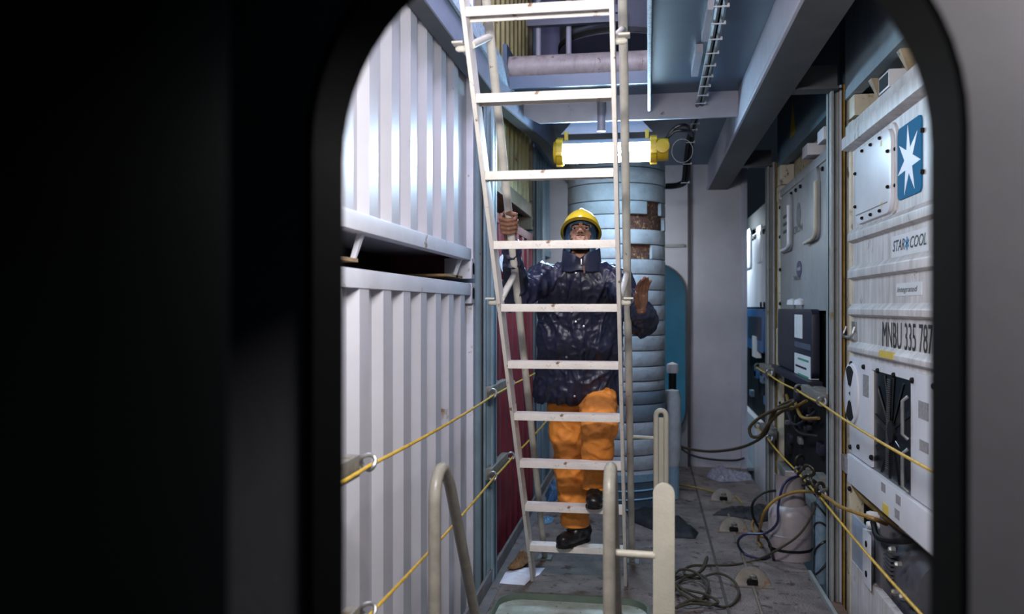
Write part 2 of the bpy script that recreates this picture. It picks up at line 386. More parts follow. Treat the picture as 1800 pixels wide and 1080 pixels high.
# ================================================================== CONTAINERS
def corrug(mb, x_out, y0, y1, z0, z1, pitch=0.278, depth=0.036, sgn=1, phase=0.0):
    """corrugated sheet; sgn=1 faces +X; outer ridges at x_out, valleys depth behind"""
    prof = []; y = y0; fl, sl = pitch * 0.375, pitch * 0.125
    st = [(x_out, fl), (None, sl), (x_out - sgn * depth, fl), (None, sl)]
    prof.append((x_out - sgn * depth, y0)); y = y0 + phase
    prof.append((x_out - sgn * depth, y))
    while y < y1 - pitch:
        prof += [(x_out, y + sl), (x_out, y + sl + fl), (x_out - sgn * depth, y + 2 * sl + fl), (x_out - sgn * depth, y + pitch)]
        y += pitch
    prof.append((x_out - sgn * depth, y1))
    n = len(prof)
    mb._add([(x, yy, z) for z in (z0, z1) for x, yy in prof], [(i, i + 1, n + i + 1, n + i) for i in range(n - 1)])
    return mb
def box_container(name, label, xf, y0, y1, z0, z1, mp, mr, sgn=1, rail_t=0.072, rail_b=0.055, phase=0.05, pitch=0.278, L=6.0, group=None):
    t = thing(name, (xf - sgn * 0.5, (y0 + y1) / 2, z0), label, 'container', group)
    pw = 0.045
    cast = 0.12
    corrug(MB(), xf - sgn * 0.004, y0 + pw, y1 - pw, z0 + cast, z1 - 0.01, pitch, 0.036, sgn, phase).build('corrugated_panel', mp, t)
    bx = sorted((xf - sgn * 0.06, xf - sgn * L))
    MB().box(bx[0], bx[1], y0 + 0.02, y1 - 0.02, z0 + cast + 0.02, z1 - 0.02).build('body', mp, t)
    def xb(d, e=0.0): return sorted((xf + sgn * e, xf - sgn * d))
    a = xb(0.06); MB().box(a[0], a[1], y0 + 0.1, y1 - 0.1, z1 - rail_t, z1 - 0.003).build('top_rail', mr, t, bevel=0.004)
    a = xb(0.06); MB().box(a[0], a[1], y0 + 0.1, y1 - 0.1, z0 + cast - 0.012, z0 + cast + rail_b).build('bottom_rail', mr, t, bevel=0.004)
    for yy in (y0, y1):
        ya, yb = (yy, yy + pw) if yy == y0 else (yy - pw, yy)
        a = xb(0.10); MB().box(a[0], a[1], ya, yb, z0 + 0.1, z1 - 0.1).build('corner_post', mr, t, bevel=0.004)
        yc, yd = (yy, yy + 0.105) if yy == y0 else (yy - 0.105, yy)
        for (za, zb) in ((z0, z0 + cast), (z1 - cast, z1)):
            a = xb(0.16, 0.004)
            c = MB().box(a[0], a[1], yc, yd, za, zb).build('corner_casting', mr, t, bevel=0.006)
            xo = xf + sgn * 0.005
            hb = sorted((xo, xo - sgn * 0.004))
            plate([], [rrect((yc + yd) / 2 - 0.026, (yc + yd) / 2 + 0.026, za + 0.025, zb - 0.025, 0.024, 5)], lambda u, v: (hb[0], u, v), (hb[1] - hb[0], 0, 0)).build('casting_hole', M_dark, c) if False else \
                MB().prism([(hb[0], u, v) for u, v in rrect((yc + yd) / 2 - 0.026, (yc + yd) / 2 + 0.026, za + 0.025, zb - 0.025, 0.024, 5)], (hb[1] - hb[0] + 0.001, 0, 0)).build('casting_hole', M_dark, c)
    return t
XL = -1.02
ZT = 1.79
tl = box_container('steel_container', 'silver corrugated container standing under another silver one, wire rails in front', XL, 2.53, 4.97, ZT - 2.59, ZT, M_lcont, M_lrail, group=None)
tu = box_container('steel_container', 'silver corrugated container stacked on top of the lower silver container', XL, 2.53, 4.97, ZT + 0.025, ZT + 2.6, M_lcont, M_lrail, phase=0.16)
# underfloor pieces showing in the gap below the upper silver container
zb = ZT + 0.145
for (px, wd) in ((652, 0.03), (820, 0.02), (833, 0.02)):
    y = atx(px, 440, XL).y
    MB().prism([(XL - 0.02, y - wd, zb), (XL - 0.02, y + wd * 0.2, zb), (XL - 0.06, y, zb - 0.115), (XL - 0.06, y - 0.012, zb - 0.115)], (-0.02, 0, 0)).build('floor_bracket', M_lrail, tu)
    MB().box(XL - 0.5, XL - 0.05, y - 0.25, y, zb - 0.118, zb - 0.105).build('floor_beam', mat('rusty_edge', (150, 120, 76), 0.6, 0, 0.4, 20), tu)
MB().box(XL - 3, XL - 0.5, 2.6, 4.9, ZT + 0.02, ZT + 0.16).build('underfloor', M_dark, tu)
# maroon container with its white letter, ochre one above it
Y2a, Y2b = 5.16, 7.57
tr = box_container('steel_container', 'maroon corrugated container with a white letter behind the ladder', XL, Y2a, Y2b, -0.58, 2.30, M_red, M_red, phase=0.02)
p = atx(876, 505, XL + 0.004)
q = atx(908, 505, XL + 0.004)
text('S', 'white_letter', (XL + 0.004, p.y, p.z), (0, 1, 0), (0, 0, 1), 0.235, mat('white_paint_letter', (216, 214, 220), 0.5), tr, squeeze=(q.y - p.y) / 0.20, bold=0.03)
ty = box_container('steel_container', 'weathered ochre corrugated container stacked on the maroon one', XL, Y2a, Y2b, 2.335, 4.93, M_yel, mat('ochre_rail', (120, 112, 92), 0.6, 0, 0.3, 6, rust=0.3), rail_b=0.1, phase=0.02, pitch=0.20)
t3 = box_container('steel_container', 'blue-grey corrugated container beyond the maroon one, under a slate container', XL, 7.73, 10.17, -0.58, 2.02, M_tealc, M_blue, phase=0.02, pitch=0.20)
t4 = box_container('steel_container', 'slate corrugated container stacked on the far blue-grey one', XL, 7.73, 10.17, 2.06, 4.6, M_tealc, M_tealc, phase=0.02, pitch=0.20)

# vertical cell guide columns between the containers
def guide(label, x0, x1, y, z0, z1, m, m2):
    t = thing('guide_column', ((x0 + x1) / 2, y, z0), label, 'column')
    s = 1 if x0 > 0 else -1
    xi = x0 if s > 0 else x1            # inner face
    MB().box(min(xi, xi + s * 0.28), max(xi, xi + s * 0.28), y - 0.012, y + 0.012, z0, z1).build('web', m, t)
    MB().box(min(xi, xi + s * 0.014), max(xi, xi + s * 0.014), y - 0.07, y + 0.07, z0, z1).build('flange', m, t, bevel=0.003)
    MB().box(min(xi + s * 0.05, xi + s * 0.062), max(xi + s * 0.05, xi + s * 0.062), y - 0.04, y - 0.011, z0, z1).build('stiffener', m2, t)
    MB().box(min(xi + s * 0.070, xi + s * 0.078), max(xi + s * 0.070, xi + s * 0.078), y - 0.05, y - 0.012, z0, z1).build('edge_strip', mat('rust_strip', (150, 120, 44), 0.6, 0, 0.4, 14, rust=0.3) if s > 0 else M_gdark, t)
    return t
M_gb = mat('guide_blue_paint', (122, 146, 160), 0.45, 0, 0.2, 4, rust=0.08)
guide('blue-grey cell guide column between the silver and maroon containers', -1.0, -0.915, 5.07, -0.7, 2.86, M_gb, M_gb)
guide('dark blue guide column between the maroon and far blue-grey containers', -1.0, -0.93, 7.65, -0.7, 2.86, M_gb, M_gb)
guide('grey rust-edged guide column between the white refrigerated containers', 1.01, 1.1, 5.07, -0.7, 2.9, M_guide, M_lav)
guide('pale grey guide column beside the far refrigerated container', 1.01, 1.1, 7.66, -0.7, 2.9, M_guide, M_lav)
guide('blue-grey cell guide column at the arch end of the silver containers', -1.0, -0.915, 2.34, -0.7, 2.94, M_gb, M_gb)
guide('grey guide column at the arch end of the white star-emblem container', 1.01, 1.1, 2.34, -0.7, 2.85, M_guide, M_lav)
# step brackets carrying the walkway at the guides
for (x0, x1, y, lab) in ((-0.99, -0.92, 5.2, 'dark steel ledge joining the walkway to the left guide column'), (0.986, 1.06, 4.55, 'rusty steel ledge joining the walkway to the right guide column')):
    s_ = thing('support_ledge', ((x0 + x1) / 2, y, -0.13), lab, 'bracket')
    mm = mat('rusty_ledge', (96, 78, 66), 0.65, 0, 0.4, 9, rust=0.4)
    MB().box(x0, x1, y - 0.22, y + 0.45, -0.015, 0.0).build('ledge_plate', mm, s_)
    MB().prism([(x0, y, -0.016), (x1, y, -0.016), (x1 if x0 > 0 else x0, y, -0.13)], (0, 0.012, 0)).build('gusset', M_guide, s_)

# ------------------------------------------------------------------ near white refrigerated container (right)
XR = 1.10
def R(px, py, x=XR): p = atx(px, py, x); return p.y, p.z
RY0, RY1, RZ0, RZ1 = 2.54, 4.98, -0.24, 2.67
rf = thing('refrigerated_container', (XR + 0.5, 3.76, RZ0), 'white refrigerated container end with star emblem, ribs and black fan opening', 'container')
MB().box(XR + 0.055, XR + 6, RY0, RY1, 0.62, RZ1 - 0.02).box(XR + 0.45, XR + 6, RY0, RY1, RZ0, 0.62).build('body', M_white, rf)
MB().box(XR, XR + 0.055, RY0 + 0.05, RY1 - 0.08, 0.90, RZ1 - 0.14).build('front_sheet', M_white, rf)
MB().box(XR - 0.012, XR + 0.06, RY1 - 0.085, RY1, RZ0 + 0.12, RZ1 - 0.1).build('corner_post', M_cream, rf, bevel=0.006)
MB().box(XR - 0.012, XR + 0.06, RY0, RY0 + 0.085, RZ0 + 0.12, RZ1 - 0.1).build('corner_post', M_cream, rf, bevel=0.006)
# top rail: stepped section
zt0, zt1, zt2 = R(1486, 277)[1], R(1486, 250)[1], R(1486, 231)[1]
MB().prism([(XR, RY0, zt0), (XR - 0.05, RY0, zt0 + 0.015), (XR - 0.05, RY0, zt1 - 0.01), (XR - 0.03, RY0, zt1), (XR - 0.03, RY0, zt2 - 0.008), (XR - 0.02, RY0, zt2), (XR + 0.06, RY0, zt2), (XR + 0.06, RY0, zt0)],
           (0, RY1 - RY0 - 0.05, 0)).build('top_rail', M_white, rf, bevel=0.003)
for (yy, zz) in ((RY1 - 0.16, RZ1 - 0.13), (RY1 - 0.16, RZ0)):
    c = MB().box(XR - 0.016, XR + 0.16, yy, yy + 0.162, zz, zz + 0.12).build('corner_casting', M_cream, rf, bevel=0.008)
    MB().prism([(XR - 0.018, u, v) for u, v in rrect(yy + 0.05, yy + 0.11, zz + 0.03, zz + 0.09, 0.028, 5)], (0.004, 0, 0)).build('casting_hole', M_dark, c)
# ribs
def rib(pt, pb):
    z1, z0 = R(1486, pt)[1], R(1486, pb)[1]
    MB().prism([(XR, RY0 + 0.1, z0), (XR - 0.028, RY0 + 0.1, z0 + 0.012), (XR - 0.028, RY0 + 0.1, z1 - 0.03), (XR, RY0 + 0.1, z1)], (0, RY1 - RY0 - 0.19, 0)).build('rib', M_white, rf, bevel=0.004)
for pt, pb in ((408, 433), (470, 495), (534, 556), (597, 617)): rib(pt, pb)
def rpanel(name, pts, thick, m, parent, r=0.0, x=XR, bevel=0.003):
    """rectangular panel from two opposite pixel corners: far top, near bottom"""
    (ya, za), (yb, zb_) = R(*pts[0], x), R(*pts[1], x)
    y0, y1, z0, z1 = min(ya, yb), max(ya, yb), min(za, zb_), max(za, zb_)
    lp = rrect(y0, y1, z0, z1, max(r, 0.001), 6 if r > 0.005 else 1)
    return MB().prism([(x - thick, u, v) for u, v in lp], (thick + 0.001, 0, 0)).build(name, m, parent, bevel=bevel), (y0, y1, z0, z1)
def bolts(parent, pts, x, r=0.011, m=None):
    src = None
    for (y, z) in pts:
        if src is None:
            src = MB().lathe([(r, x + 0.002), (r, x - 0.008), (r * 0.55, x - 0.013)], (0, y, z), 'x', 6).build('bolt', m or M_steel, parent); y_, z_ = y, z
        else: copy_part(src, parent, (0, y - y_, z - z_))
ap, (y0, y1, z0, z1) = rpanel('access_panel', ((1512, 268), (1576, 372)), 0.026, M_panel, rf, 0.07, bevel=0.010)
rpanel('access_panel_backing', ((1509, 262), (1579, 376)), 0.010, M_white, rf, 0.08)
bolts(ap, [(y0 + 0.03, z0 + (z1 - z0) * k) for k in (0.3, 0.72)] + [(y1 - 0.02, z0 + (z1 - z0) * k) for k in (0.25, 0.7)] + [(y0 + (y1 - y0) * k, z1 - 0.022) for k in (0.25, 0.5, 0.75)] + [(y0 + (y1 - y0) * k, z0 + 0.022) for k in (0.25, 0.5, 0.75)], XR - 0.026, 0.009, M_hole)
for zz in (z0 + 0.05, z1 - 0.05):
    MB().box(XR - 0.0275, XR - 0.026, y0 + 0.14, y0 + 0.165, zz - 0.012, zz + 0.012).build('yellow_mark', M_sticky, ap)
MB().box(XR - 0.03, XR - 0.026, y0 + 0.05, y1 - 0.03, z0 + 0.048, z0 + 0.052).build('panel_crease', M_faint, ap)
# emblem: blue square with a seven-pointed white star
em, (y0, y1, z0, z1) = rpanel('emblem_plate', ((1580, 229), (1622, 336)), 0.006, mat('emblem_blue', (20, 110, 158), 0.7, 0, 0.05, 10, spec=0.1), rf, 0.03, bevel=0.0)
cy, cz, Rr = (y0 + y1) / 2, (z0 + z1) / 2 - 0.004, (z1 - z0) * 0.48
star = []
for k in range(14):
    a = math.radians(90 + 360 * k / 14 + 4); rr = Rr * (1.0 if k % 2 == 0 else 0.36)
    star.append((XR - 0.0075, cy - rr * 0.98 * math.cos(a) * (y1 - y0) / (z1 - z0) * 1.05, cz + rr * math.sin(a)))
MB().prism(star, (0.0012, 0, 0)).build('white_star', mat('star_white', (226, 226, 236), 0.45, 0, 0.05, 10), em)
bolts(rf, [(R(1624, 229)), (R(1624, 302)), R(1577, 262), R(1577, 326)], XR - 0.002, 0.011, M_hole)
# lettering
WD, ZU = (0, -1, 0), (0, 0, 1)
sg, (y0, y1, z0, z1) = rpanel('maker_sign', ((1568, 417), (1632, 441)), 0.002, M_stickw, rf, bevel=0)
hh = z1 - z0
text('STAR', 'maker_lettering', (XR - 0.002, y1 - 0.02, z0 + hh * 0.28), WD, ZU, hh * 0.5, M_print, sg, squeeze=(y1 - y0) * 0.105 / (hh * 0.5), shear=0.3, bold=0.01)
text('COOL', 'maker_lettering', (XR - 0.002, y0 + (y1 - y0) * 0.47, z0 + hh * 0.28), WD, ZU, hh * 0.5, M_print, sg, squeeze=(y1 - y0) * 0.105 / (hh * 0.5), shear=0.3, bold=0.01)
cy, cz = y0 + (y1 - y0) * 0.53, z0 + hh * 0.52
sb = MB()
for k in range(3):
    a = math.radians(60 * k + 30); d = Vector((0, math.cos(a), math.sin(a))); n_ = Vector((0, -math.sin(a), math.cos(a)))
    sb.obox((XR - 0.0045, cy, cz), d * hh * 0.30, n_ * hh * 0.05, (0.0005, 0, 0))
sb.build('snowflake_mark', mat('snow_blue', (60, 140, 196), 0.5), sg)
sg, (y0, y1, z0, z1) = rpanel('type_sign', ((1576, 499), (1621, 519)), 0.002, M_stickw, rf, bevel=0)
text('Integrated', 'type_lettering', (XR - 0.002, y1 - 0.015, z0 + (z1 - z0) * 0.3), WD, ZU, (z1 - z0) * 0.42, M_print, sg, squeeze=(y1 - y0) * 0.9 / (4.75 * (z1 - z0) * 0.42 / 0.69), shear=0.3)
pz = R(1551, 609)
NS = (pz[0] - R(1659, 609)[0]) / (7.15 * 0.115 / 0.69)
text('MNBU 335 787', 'container_number', (XR - 0.001, pz[0], pz[1]), WD, ZU, 0.118, M_print, rf, squeeze=NS * 0.93, bold=0.0)
rpanel('warning_sticker', ((1557, 616), (1582, 633)), 0.031, M_sticky, rf, bevel=0)
# recessed lift handle
yh, zh = R(1497, 581)
h = MB().box(XR - 0.006, XR, yh - 0.11, yh + 0.11, zh - 0.005, zh + 0.05).build('handle_plate', M_steel, rf, bevel=0.004)
MB().tube(bez([(XR - 0.006, yh - 0.10, zh + 0.02), (XR - 0.022, yh - 0.10, zh - 0.025), (XR - 0.026, yh - 0.07, zh - 0.036), (XR - 0.026, yh + 0.07, zh - 0.036), (XR - 0.022, yh + 0.10, zh - 0.025), (XR - 0.006, yh + 0.10, zh + 0.02)], 4), 0.008, 8).build('grip', M_steel, h, smooth=True)
# fan panel
zf1, zf0 = R(1487, 624)[1], R(1487, 786)[1]
yA, yB = R(1538, 700)[0], R(1608, 700)[0]
MB().box(XR - 0.016, XR, yA, RY1 - 0.085, zf0, zf1).build('fan_panel', M_panel, rf, bevel=0.002)
MB().box(XR - 0.016, XR, RY0 + 0.1, yB, zf0, zf1).build('fan_panel', M_panel, rf, bevel=0.002)
zo1, zo0 = R(1538, 650)[1], R(1538, 822)[1]
MB().box(XR - 0.016, XR, yB, yA, zo1, zf1).build('fan_panel', M_panel, rf)
M_void = mat('fan_void', (10, 10, 13), 0.25, 0.4, 0.3, 20)
fv = MB().box(XR - 0.004, XR + 0.02, yB, yA, zo0 - 0.02, zo1).build('fan_recess', M_void, rf)
cy, cz = (yA + yB) / 2, (zo0 + zo1) / 2 - 0.02
fan = MB()
for k in range(12):
    a = 2 * math.pi * k / 12
    p0 = Vector((XR - 0.006, cy + 0.05 * math.cos(a), cz + 0.05 * math.sin(a)))
    pts = []
    for rr, da in ((0.05, -0.12), (0.30, -0.16), (0.30, 0.16), (0.05, 0.12)):
        y_, z_ = cy + rr * math.cos(a + da), cz + rr * math.sin(a + da)
        pts.append((XR - 0.008 + 0.012 * (1 if da < 0 else 0), max(yB + 0.01, min(yA - 0.01, y_)), max(zo0, min(zo1 - 0.01, z_))))
    fan.prism(pts, (0.002, 0, 0))
fan.build('fan_blades', mat('fan_dark_metal', (15, 15, 18), 0.3, 0.5, 0.3, 12), rf)
MB().lathe([(0.05, XR - 0.014), (0.05, XR + 0.0)], (0, cy, cz), 'x', 20).build('fan_hub', M_hole, rf)
src = None
yg = R(1563, 700)[0]
n = 46
for k in range(n):                                    # grille teeth down the opening
    z = zo0 + 0.01 + (zo1 - zo0 - 0.03) * k / n
    if src is None: src = MB().box(XR - 0.013, XR - 0.007, yg - 0.022, yg + 0.022, z, z + 0.006).build('grille_tooth', mat('grille_steel', (110, 110, 112), 0.35, 0.6, 0.3, 30), fv); z_s = z
    else: copy_part(src, fv, (0, -0.03 * k / n, z - z_s))
yl = yB + 0.02
for k, zz in enumerate((zo1 - 0.16, zo0 + 0.1)):
    MB().tube([(XR - 0.02, yl, zz - 0.09), (XR - 0.04, yl + 0.01, zz - 0.07), (XR - 0.04, yl + 0.01, zz + 0.07), (XR - 0.02, yl, zz + 0.09)], 0.008, 8).build('door_latch', M_steel, rf, smooth=True)
# fresh-air vent disc with black sectors
yv, zv = R(1503, 692); rv = 0.165
dv = MB().lathe([(rv, XR - 0.016), (rv, XR - 0.024), (rv - 0.012, XR - 0.028)], (0, yv, zv), 'x', 40).build('vent_disc', M_panel, rf, smooth=True)
for a0 in (55, 235):
    pl = [(XR - 0.0295, yv + 0.05 * math.cos(math.radians(a)), zv + 0.05 * math.sin(math.radians(a))) for a in (a0 + 70, a0 + 35, a0)]
    pl += [(XR - 0.0295, yv + 0.148 * math.cos(math.radians(a0 + 70 * k / 8)), zv + 0.148 * math.sin(math.radians(a0 + 70 * k / 8))) for k in range(9)]
    MB().prism(pl, (0.002, 0, 0)).build('vent_slot', M_hole, dv)
for k in range(3):
    z = zv + 0.045 - 0.045 * k
    MB().prism([(XR - 0.0295, yv + 0.02, z), (XR - 0.0295, yv - 0.015, z + 0.012), (XR - 0.0295, yv - 0.015, z - 0.012)], (0.002, 0, 0)).build('arrow_mark', M_print, dv)
bolts(rf, [(RY1 - 0.14 - 0.27 * k, zf1 - 0.035) for k in range(7)] + [(RY1 - 0.12, zf0 + 0.03), (RY1 - 0.30, zf0 + 0.06), (RY1 - 0.56, zf0 + 0.05), (RY1 - 0.1, zf0 - 0.06), (RY1 - 0.1, zf0 - 0.2)], XR - 0.016, 0.014, M_hole)
rpanel('faded_label', ((1523, 658), (1533, 700)), 0.0172, M_faint, rf, bevel=0)
rpanel('faded_label', ((1622, 704), (1640, 742)), 0.0172, M_faint, rf, bevel=0)
rpanel('faded_label', ((1624, 772), (1640, 800)), 0.0172, M_faint, rf, bevel=0)
# lower apron
za1, za0 = R(1486, 787)[1], R(1486, 835)[1]
MB().box(XR - 0.03, XR + 0.02, RY0 + 0.1, RY1 - 0.095, za0, za1 - 0.004).build('apron_panel', M_panel, rf, bevel=0.003)
rpanel('faded_label', ((1488, 798), (1500, 835)), 0.0312, M_faint, rf, bevel=0)
yq, zq = R(1569, 897)
MB().box(XR - 0.0315, XR - 0.03, yq - 0.05, yq + 0.05, zq - 0.02, zq + 0.025).build('warning_sticker', M_sticky, rf)
for (px, py) in ((1565, 858), (1592, 880), (1590, 905)):
    yq, zq = R(px, py); MB().box(XR - 0.0312, XR - 0.03, yq - 0.035, yq + 0.035, zq - 0.02, zq + 0.02).build('faded_label', M_faint, rf)
# machinery bay below
bay = MB().box(XR + 0.02, XR + 0.45, RY0 + 0.1, RY1 - 0.09, RZ0 + 0.1, RZ0 + 0.14).build('bay_floor', M_white, rf)
zs = R(1486, 968)[1]
MB().box(XR - 0.008, XR + 0.03, RY0 + 0.1, RY1 - 0.085, RZ0 + 0.1, zs).build('sill_panel', M_white, rf, bevel=0.003)
y1_, y0_ = R(1486, 920)[0], R(1524, 930)[0]
bp = MB().box(XR - 0.004, XR + 0.01, y0_, y1_, zs + 0.0, zs + 0.25).build('service_panel', mat('service_panel_blue', (164, 178, 198), 0.4, 0.1, 0.25, 5), rf, bevel=0.004)
fl = MB().box(XR - 0.02, XR + 0.06, y0_ - 0.05, y0_, zs - 0.02, zs + 0.25).box(XR - 0.022, XR - 0.018, y0_ - 0.16, y0_, zs - 0.02, zs + 0.25).build('panel_flange', M_panel, rf, bevel=0.003)
for zz in (zs + 0.04, zs + 0.19): MB().lathe([(0.016, XR - 0.026), (0.016, XR - 0.02)], (0, y0_ - 0.08, zz), 'x', 12).build('flange_hole', M_dark, fl)
MB().lathe([(0.018, XR - 0.009), (0.018, XR - 0.003)], (0, y1_ - 0.12, zs + 0.2), 'x', 12).build('panel_hole', M_dark, bp)
# compressor with ribbed motor end
M_comp = mat('compressor_grey', (84, 84, 90), 0.5, 0.1, 0.3, 9)
yc, zc2 = R(1600, 1010, XR + 0.1)[0], zs + 0.02
cp = MB().lathe([(0.05, -0.30), (0.17, -0.27), (0.185, -0.1), (0.185, 0.18), (0.15, 0.25), (0.05, 0.27)], (XR + 0.22, yc, zc2 + 0.10), 'y', 28).box(XR + 0.05, XR + 0.35, yc - 0.2, yc + 0.12, RZ0 + 0.14, zc2).build('compressor', M_comp, rf, smooth=True)
src = None
for k in range(7):
    z = zc2 + 0.06 + 0.02 * k
    if src is None: src = MB().box(XR + 0.02, XR + 0.06, yc + 0.03, yc + 0.15, z, z + 0.009).build('cooling_fin', M_comp, cp); zz0 = z
    else: copy_part(src, cp, (0, 0, z - zz0))
for (dy, dz) in ((-0.05, 0.24), (-0.15, 0.2), (-0.22, 0.08), (-0.1, 0.06)):
    MB().lathe([(0.016, XR + 0.02), (0.016, XR - 0.0), (0.01, XR - 0.01)], (0, yc + dy, zc2 + dz), 'x', 6).build('head_bolt', M_steel, cp)
MB().box(XR + 0.02, XR + 0.2, yc + 0.2, yc + 0.34, zs - 0.1, zs + 0.42).build('valve_block', mat('valve_grey', (110, 110, 118), 0.5, 0.1, 0.2, 8), rf, bevel=0.01)
for zz in (0.30, 0.35):
    MB().lathe([(0.0, XR - 0.04), (0.018, XR - 0.036), (0.022, XR - 0.02), (0.016, XR + 0.02)], (0, yc + 0.23, zs + zz), 'x', 14).build('valve_cap', M_stickw, rf, smooth=True)
MB().tube(bez([(XR - 0.01, yc + 0.22, zs + 0.32), (XR - 0.01, yc + 0.12, zs + 0.27), (XR + 0.04, yc - 0.05, zs + 0.3), (XR + 0.1, yc - 0.2, zs + 0.36)]), 0.014, 8).build('suction_hose', M_hole, rf, smooth=True)
MB().tube(bez([(XR + 0.04, RY1 - 0.2, zs + 0.55), (XR - 0.005, RY1 - 0.16, zs + 0.5), (XR + 0.0, RY1 - 0.18, zs + 0.4), (XR + 0.02, RY1 - 0.5, zs + 0.37), (XR + 0.1, RY1 - 0.9, zs + 0.33)]), 0.016, 8).build('power_lead', mat('ochre_lead', (120, 96, 44), 0.6, 0, 0.4, 20), rf, smooth=True)
MB().lathe([(0.035, -0.07), (0.035, 0.03), (0.02, 0.06)], (XR + 0.03, RY1 - 0.3, zs + 0.44), 'y', 14).build('power_plug', M_hole, rf, smooth=True)
# container above it
M_slate = mat('slate_container_paint', (126, 146, 160), 0.5, 0, 0.3, 3, streak=0.4, streak_rgb=(92, 100, 106), rust=0.1)
M_under = mat('weathered_underside', (168, 152, 124), 0.7, 0, 0.4, 8, rust=0.35, rust_rgb=(70, 56, 42))
uc = thing('refrigerated_container', (XR + 0.5, 3.76, 2.70), 'slate blue container end stacked above the white refrigerated one', 'container')
zu = R(1478, 192)[1]
MB().box(XR - 0.02, XR + 0.04, RY0, RY1, zu + 0.02, 5.3).build('front_sheet', M_slate, uc)
MB().box(XR + 0.03, XR + 6, RY0, RY1, zu + 0.03, 5.3).build('body', M_slate, uc)
MB().box(XR - 0.026, XR + 0.03, RY0, RY1 - 0.01, zu, zu + 0.05).build('bottom_rail', M_slate, uc)
cc = MB().box(XR - 0.01, XR + 0.16, RY1 - 0.165, RY1 - 0.003, RZ1 + 0.01, zu - 0.002).build('corner_casting', M_cream, uc, bevel=0.008)
MB().box(XR + 0.12, XR + 0.2, RY0, RY1 - 0.17, RZ1 + 0.002, zu + 0.03).build('underfloor', M_under, uc)
for k in range(3):
    y = RY1 - 0.42 - 0.5 * k
    MB().prism([(XR + 0.0, y, zu - 0.001), (XR + 0.0, y - 0.06, zu - 0.001), (XR + 0.04, y - 0.04, RZ1 + 0.03), (XR + 0.04, y - 0.02, RZ1 + 0.03)], (0.08, 0, 0)).build('floor_rib', M_under, uc)
y = RY1 - 0.62
hb_ = MB().box(XR + 0.0, XR + 0.14, y - 0.18, y, RZ1 + 0.002, RZ1 + 0.085).build('lashing_box', M_panel, uc, bevel=0.004)
MB().box(XR - 0.002, XR + 0.01, y - 0.165, y - 0.015, RZ1 + 0.012, RZ1 + 0.073).build('lashing_box_mouth', M_dark, hb_)

# ------------------------------------------------------------------ second refrigerated container
M_grey2 = mat('reefer_grey_white', (142, 144, 146), 0.4, 0, 0.2, 3, streak=0.5, streak_rgb=(104, 106, 108), rust=0.08)
SY0, SY1 = 5.17, 7.58
r2 = thing('refrigerated_container', (XR + 0.5, 6.4, RZ0), 'grey-white refrigerated container end with dark blue cooling unit and loose leads', 'container')
MB().box(XR + 0.03, XR + 6, SY0, SY1, RZ0, RZ1 - 0.02).build('body', M_dark, r2)
MB().box(XR, XR + 0.03, SY0 + 0.05, SY1 - 0.1, R(1380, 545)[1], RZ1 - 0.06).build('front_sheet', M_grey2, r2)
for ya, yb in ((SY0, SY0 + 0.1), (SY1 - 0.11, SY1)):
    MB().box(XR - 0.012, XR + 0.06, ya, yb, RZ0, RZ1 - 0.1).build('corner_post', M_cream, r2, bevel=0.006)
MB().box(XR - 0.012, XR + 0.1, SY0, SY1, RZ1 - 0.1, RZ1 - 0.04).build('top_rail', M_grey2, r2, bevel=0.004)
MB().box(XR - 0.016, XR + 0.14, SY1 - 0.165, SY1, RZ1 - 0.12, RZ1).build('corner_casting', M_cream, r2, bevel=0.008)
def spanel(name, pts, thick, m, parent, r=0.0, bevel=0.003): return rpanel(name, pts, thick, m, parent, r, XR, bevel)
a1, (y0, y1, z0, z1) = spanel('access_panel', ((1376, 352), (1394, 440)), 0.02, M_grey2, r2, 0.07, 0.008)
MB().tube(bez([(XR - 0.03, y0 + 0.02, z1 - 0.1), (XR - 0.03, y0 + 0.01, z0 + 0.12), (XR - 0.03, y0 + 0.06, z0 + 0.03), (XR - 0.03, y1 - 0.12, z0 + 0.02)]), 0.014, 8).build('panel_lip', M_panel, a1, smooth=True)
cy, cz = (y0 + y1) / 2, (z0 + z1) / 2
for dz in (-0.06, 0.0, 0.06):
    MB().box(XR - 0.024, XR - 0.02, cy - 0.12, cy + 0.08, cz + dz - 0.012, cz + dz + 0.012).build('vent_slot', M_hole, a1)
a2, (y0, y1, z0, z1) = spanel('access_panel', ((1416, 312), (1442, 420)), 0.02, M_grey2, r2, 0.07, 0.008)
MB().tube(bez([(XR - 0.03, y0 + 0.0, z1 - 0.1), (XR - 0.03, y0 + 0.0, z0 + 0.12), (XR - 0.03, y0 + 0.06, z0 + 0.02), (XR - 0.03, y1 - 0.12, z0 + 0.0)]), 0.012, 8).build('panel_lip', M_cream, a2, smooth=True)
bolts(r2, [(SY1 - 0.13, R(1370, py)[1]) for py in (367, 418, 475, 534, 591, 650, 707)] + [(SY1 - 0.3 - 0.2 * k, RZ1 - 0.14) for k in range(9)], XR - 0.004, 0.016, M_hole)
yo, zo = R(1405, 473)
ov = MB().prism([(XR - 0.003, yo + 0.11 * math.cos(a * math.pi / 12), zo + 0.06 * math.sin(a * math.pi / 12)) for a in range(24)], (0.004, 0, 0)).build('oval_emblem', mat('emblem_navy', (26, 36, 84), 0.4), r2)
MB().box(XR - 0.0042, XR - 0.003, yo - 0.07, yo + 0.07, zo - 0.012, zo + 0.012).build('emblem_bar', M_faint, ov)
yo2, zo2 = R(1395, 494); text('THINLINE', 'unit_lettering', (XR - 0.001, yo2, zo2), WD, ZU, 0.035, M_print, r2, squeeze=1.5)
yo2, zo2 = R(1395, 413); text('CRONOS', 'owner_lettering', (XR - 0.001, yo2, zo2), WD, ZU, 0.055, M_print, r2, squeeze=1.7)
yo, zo = R(1404, 378)
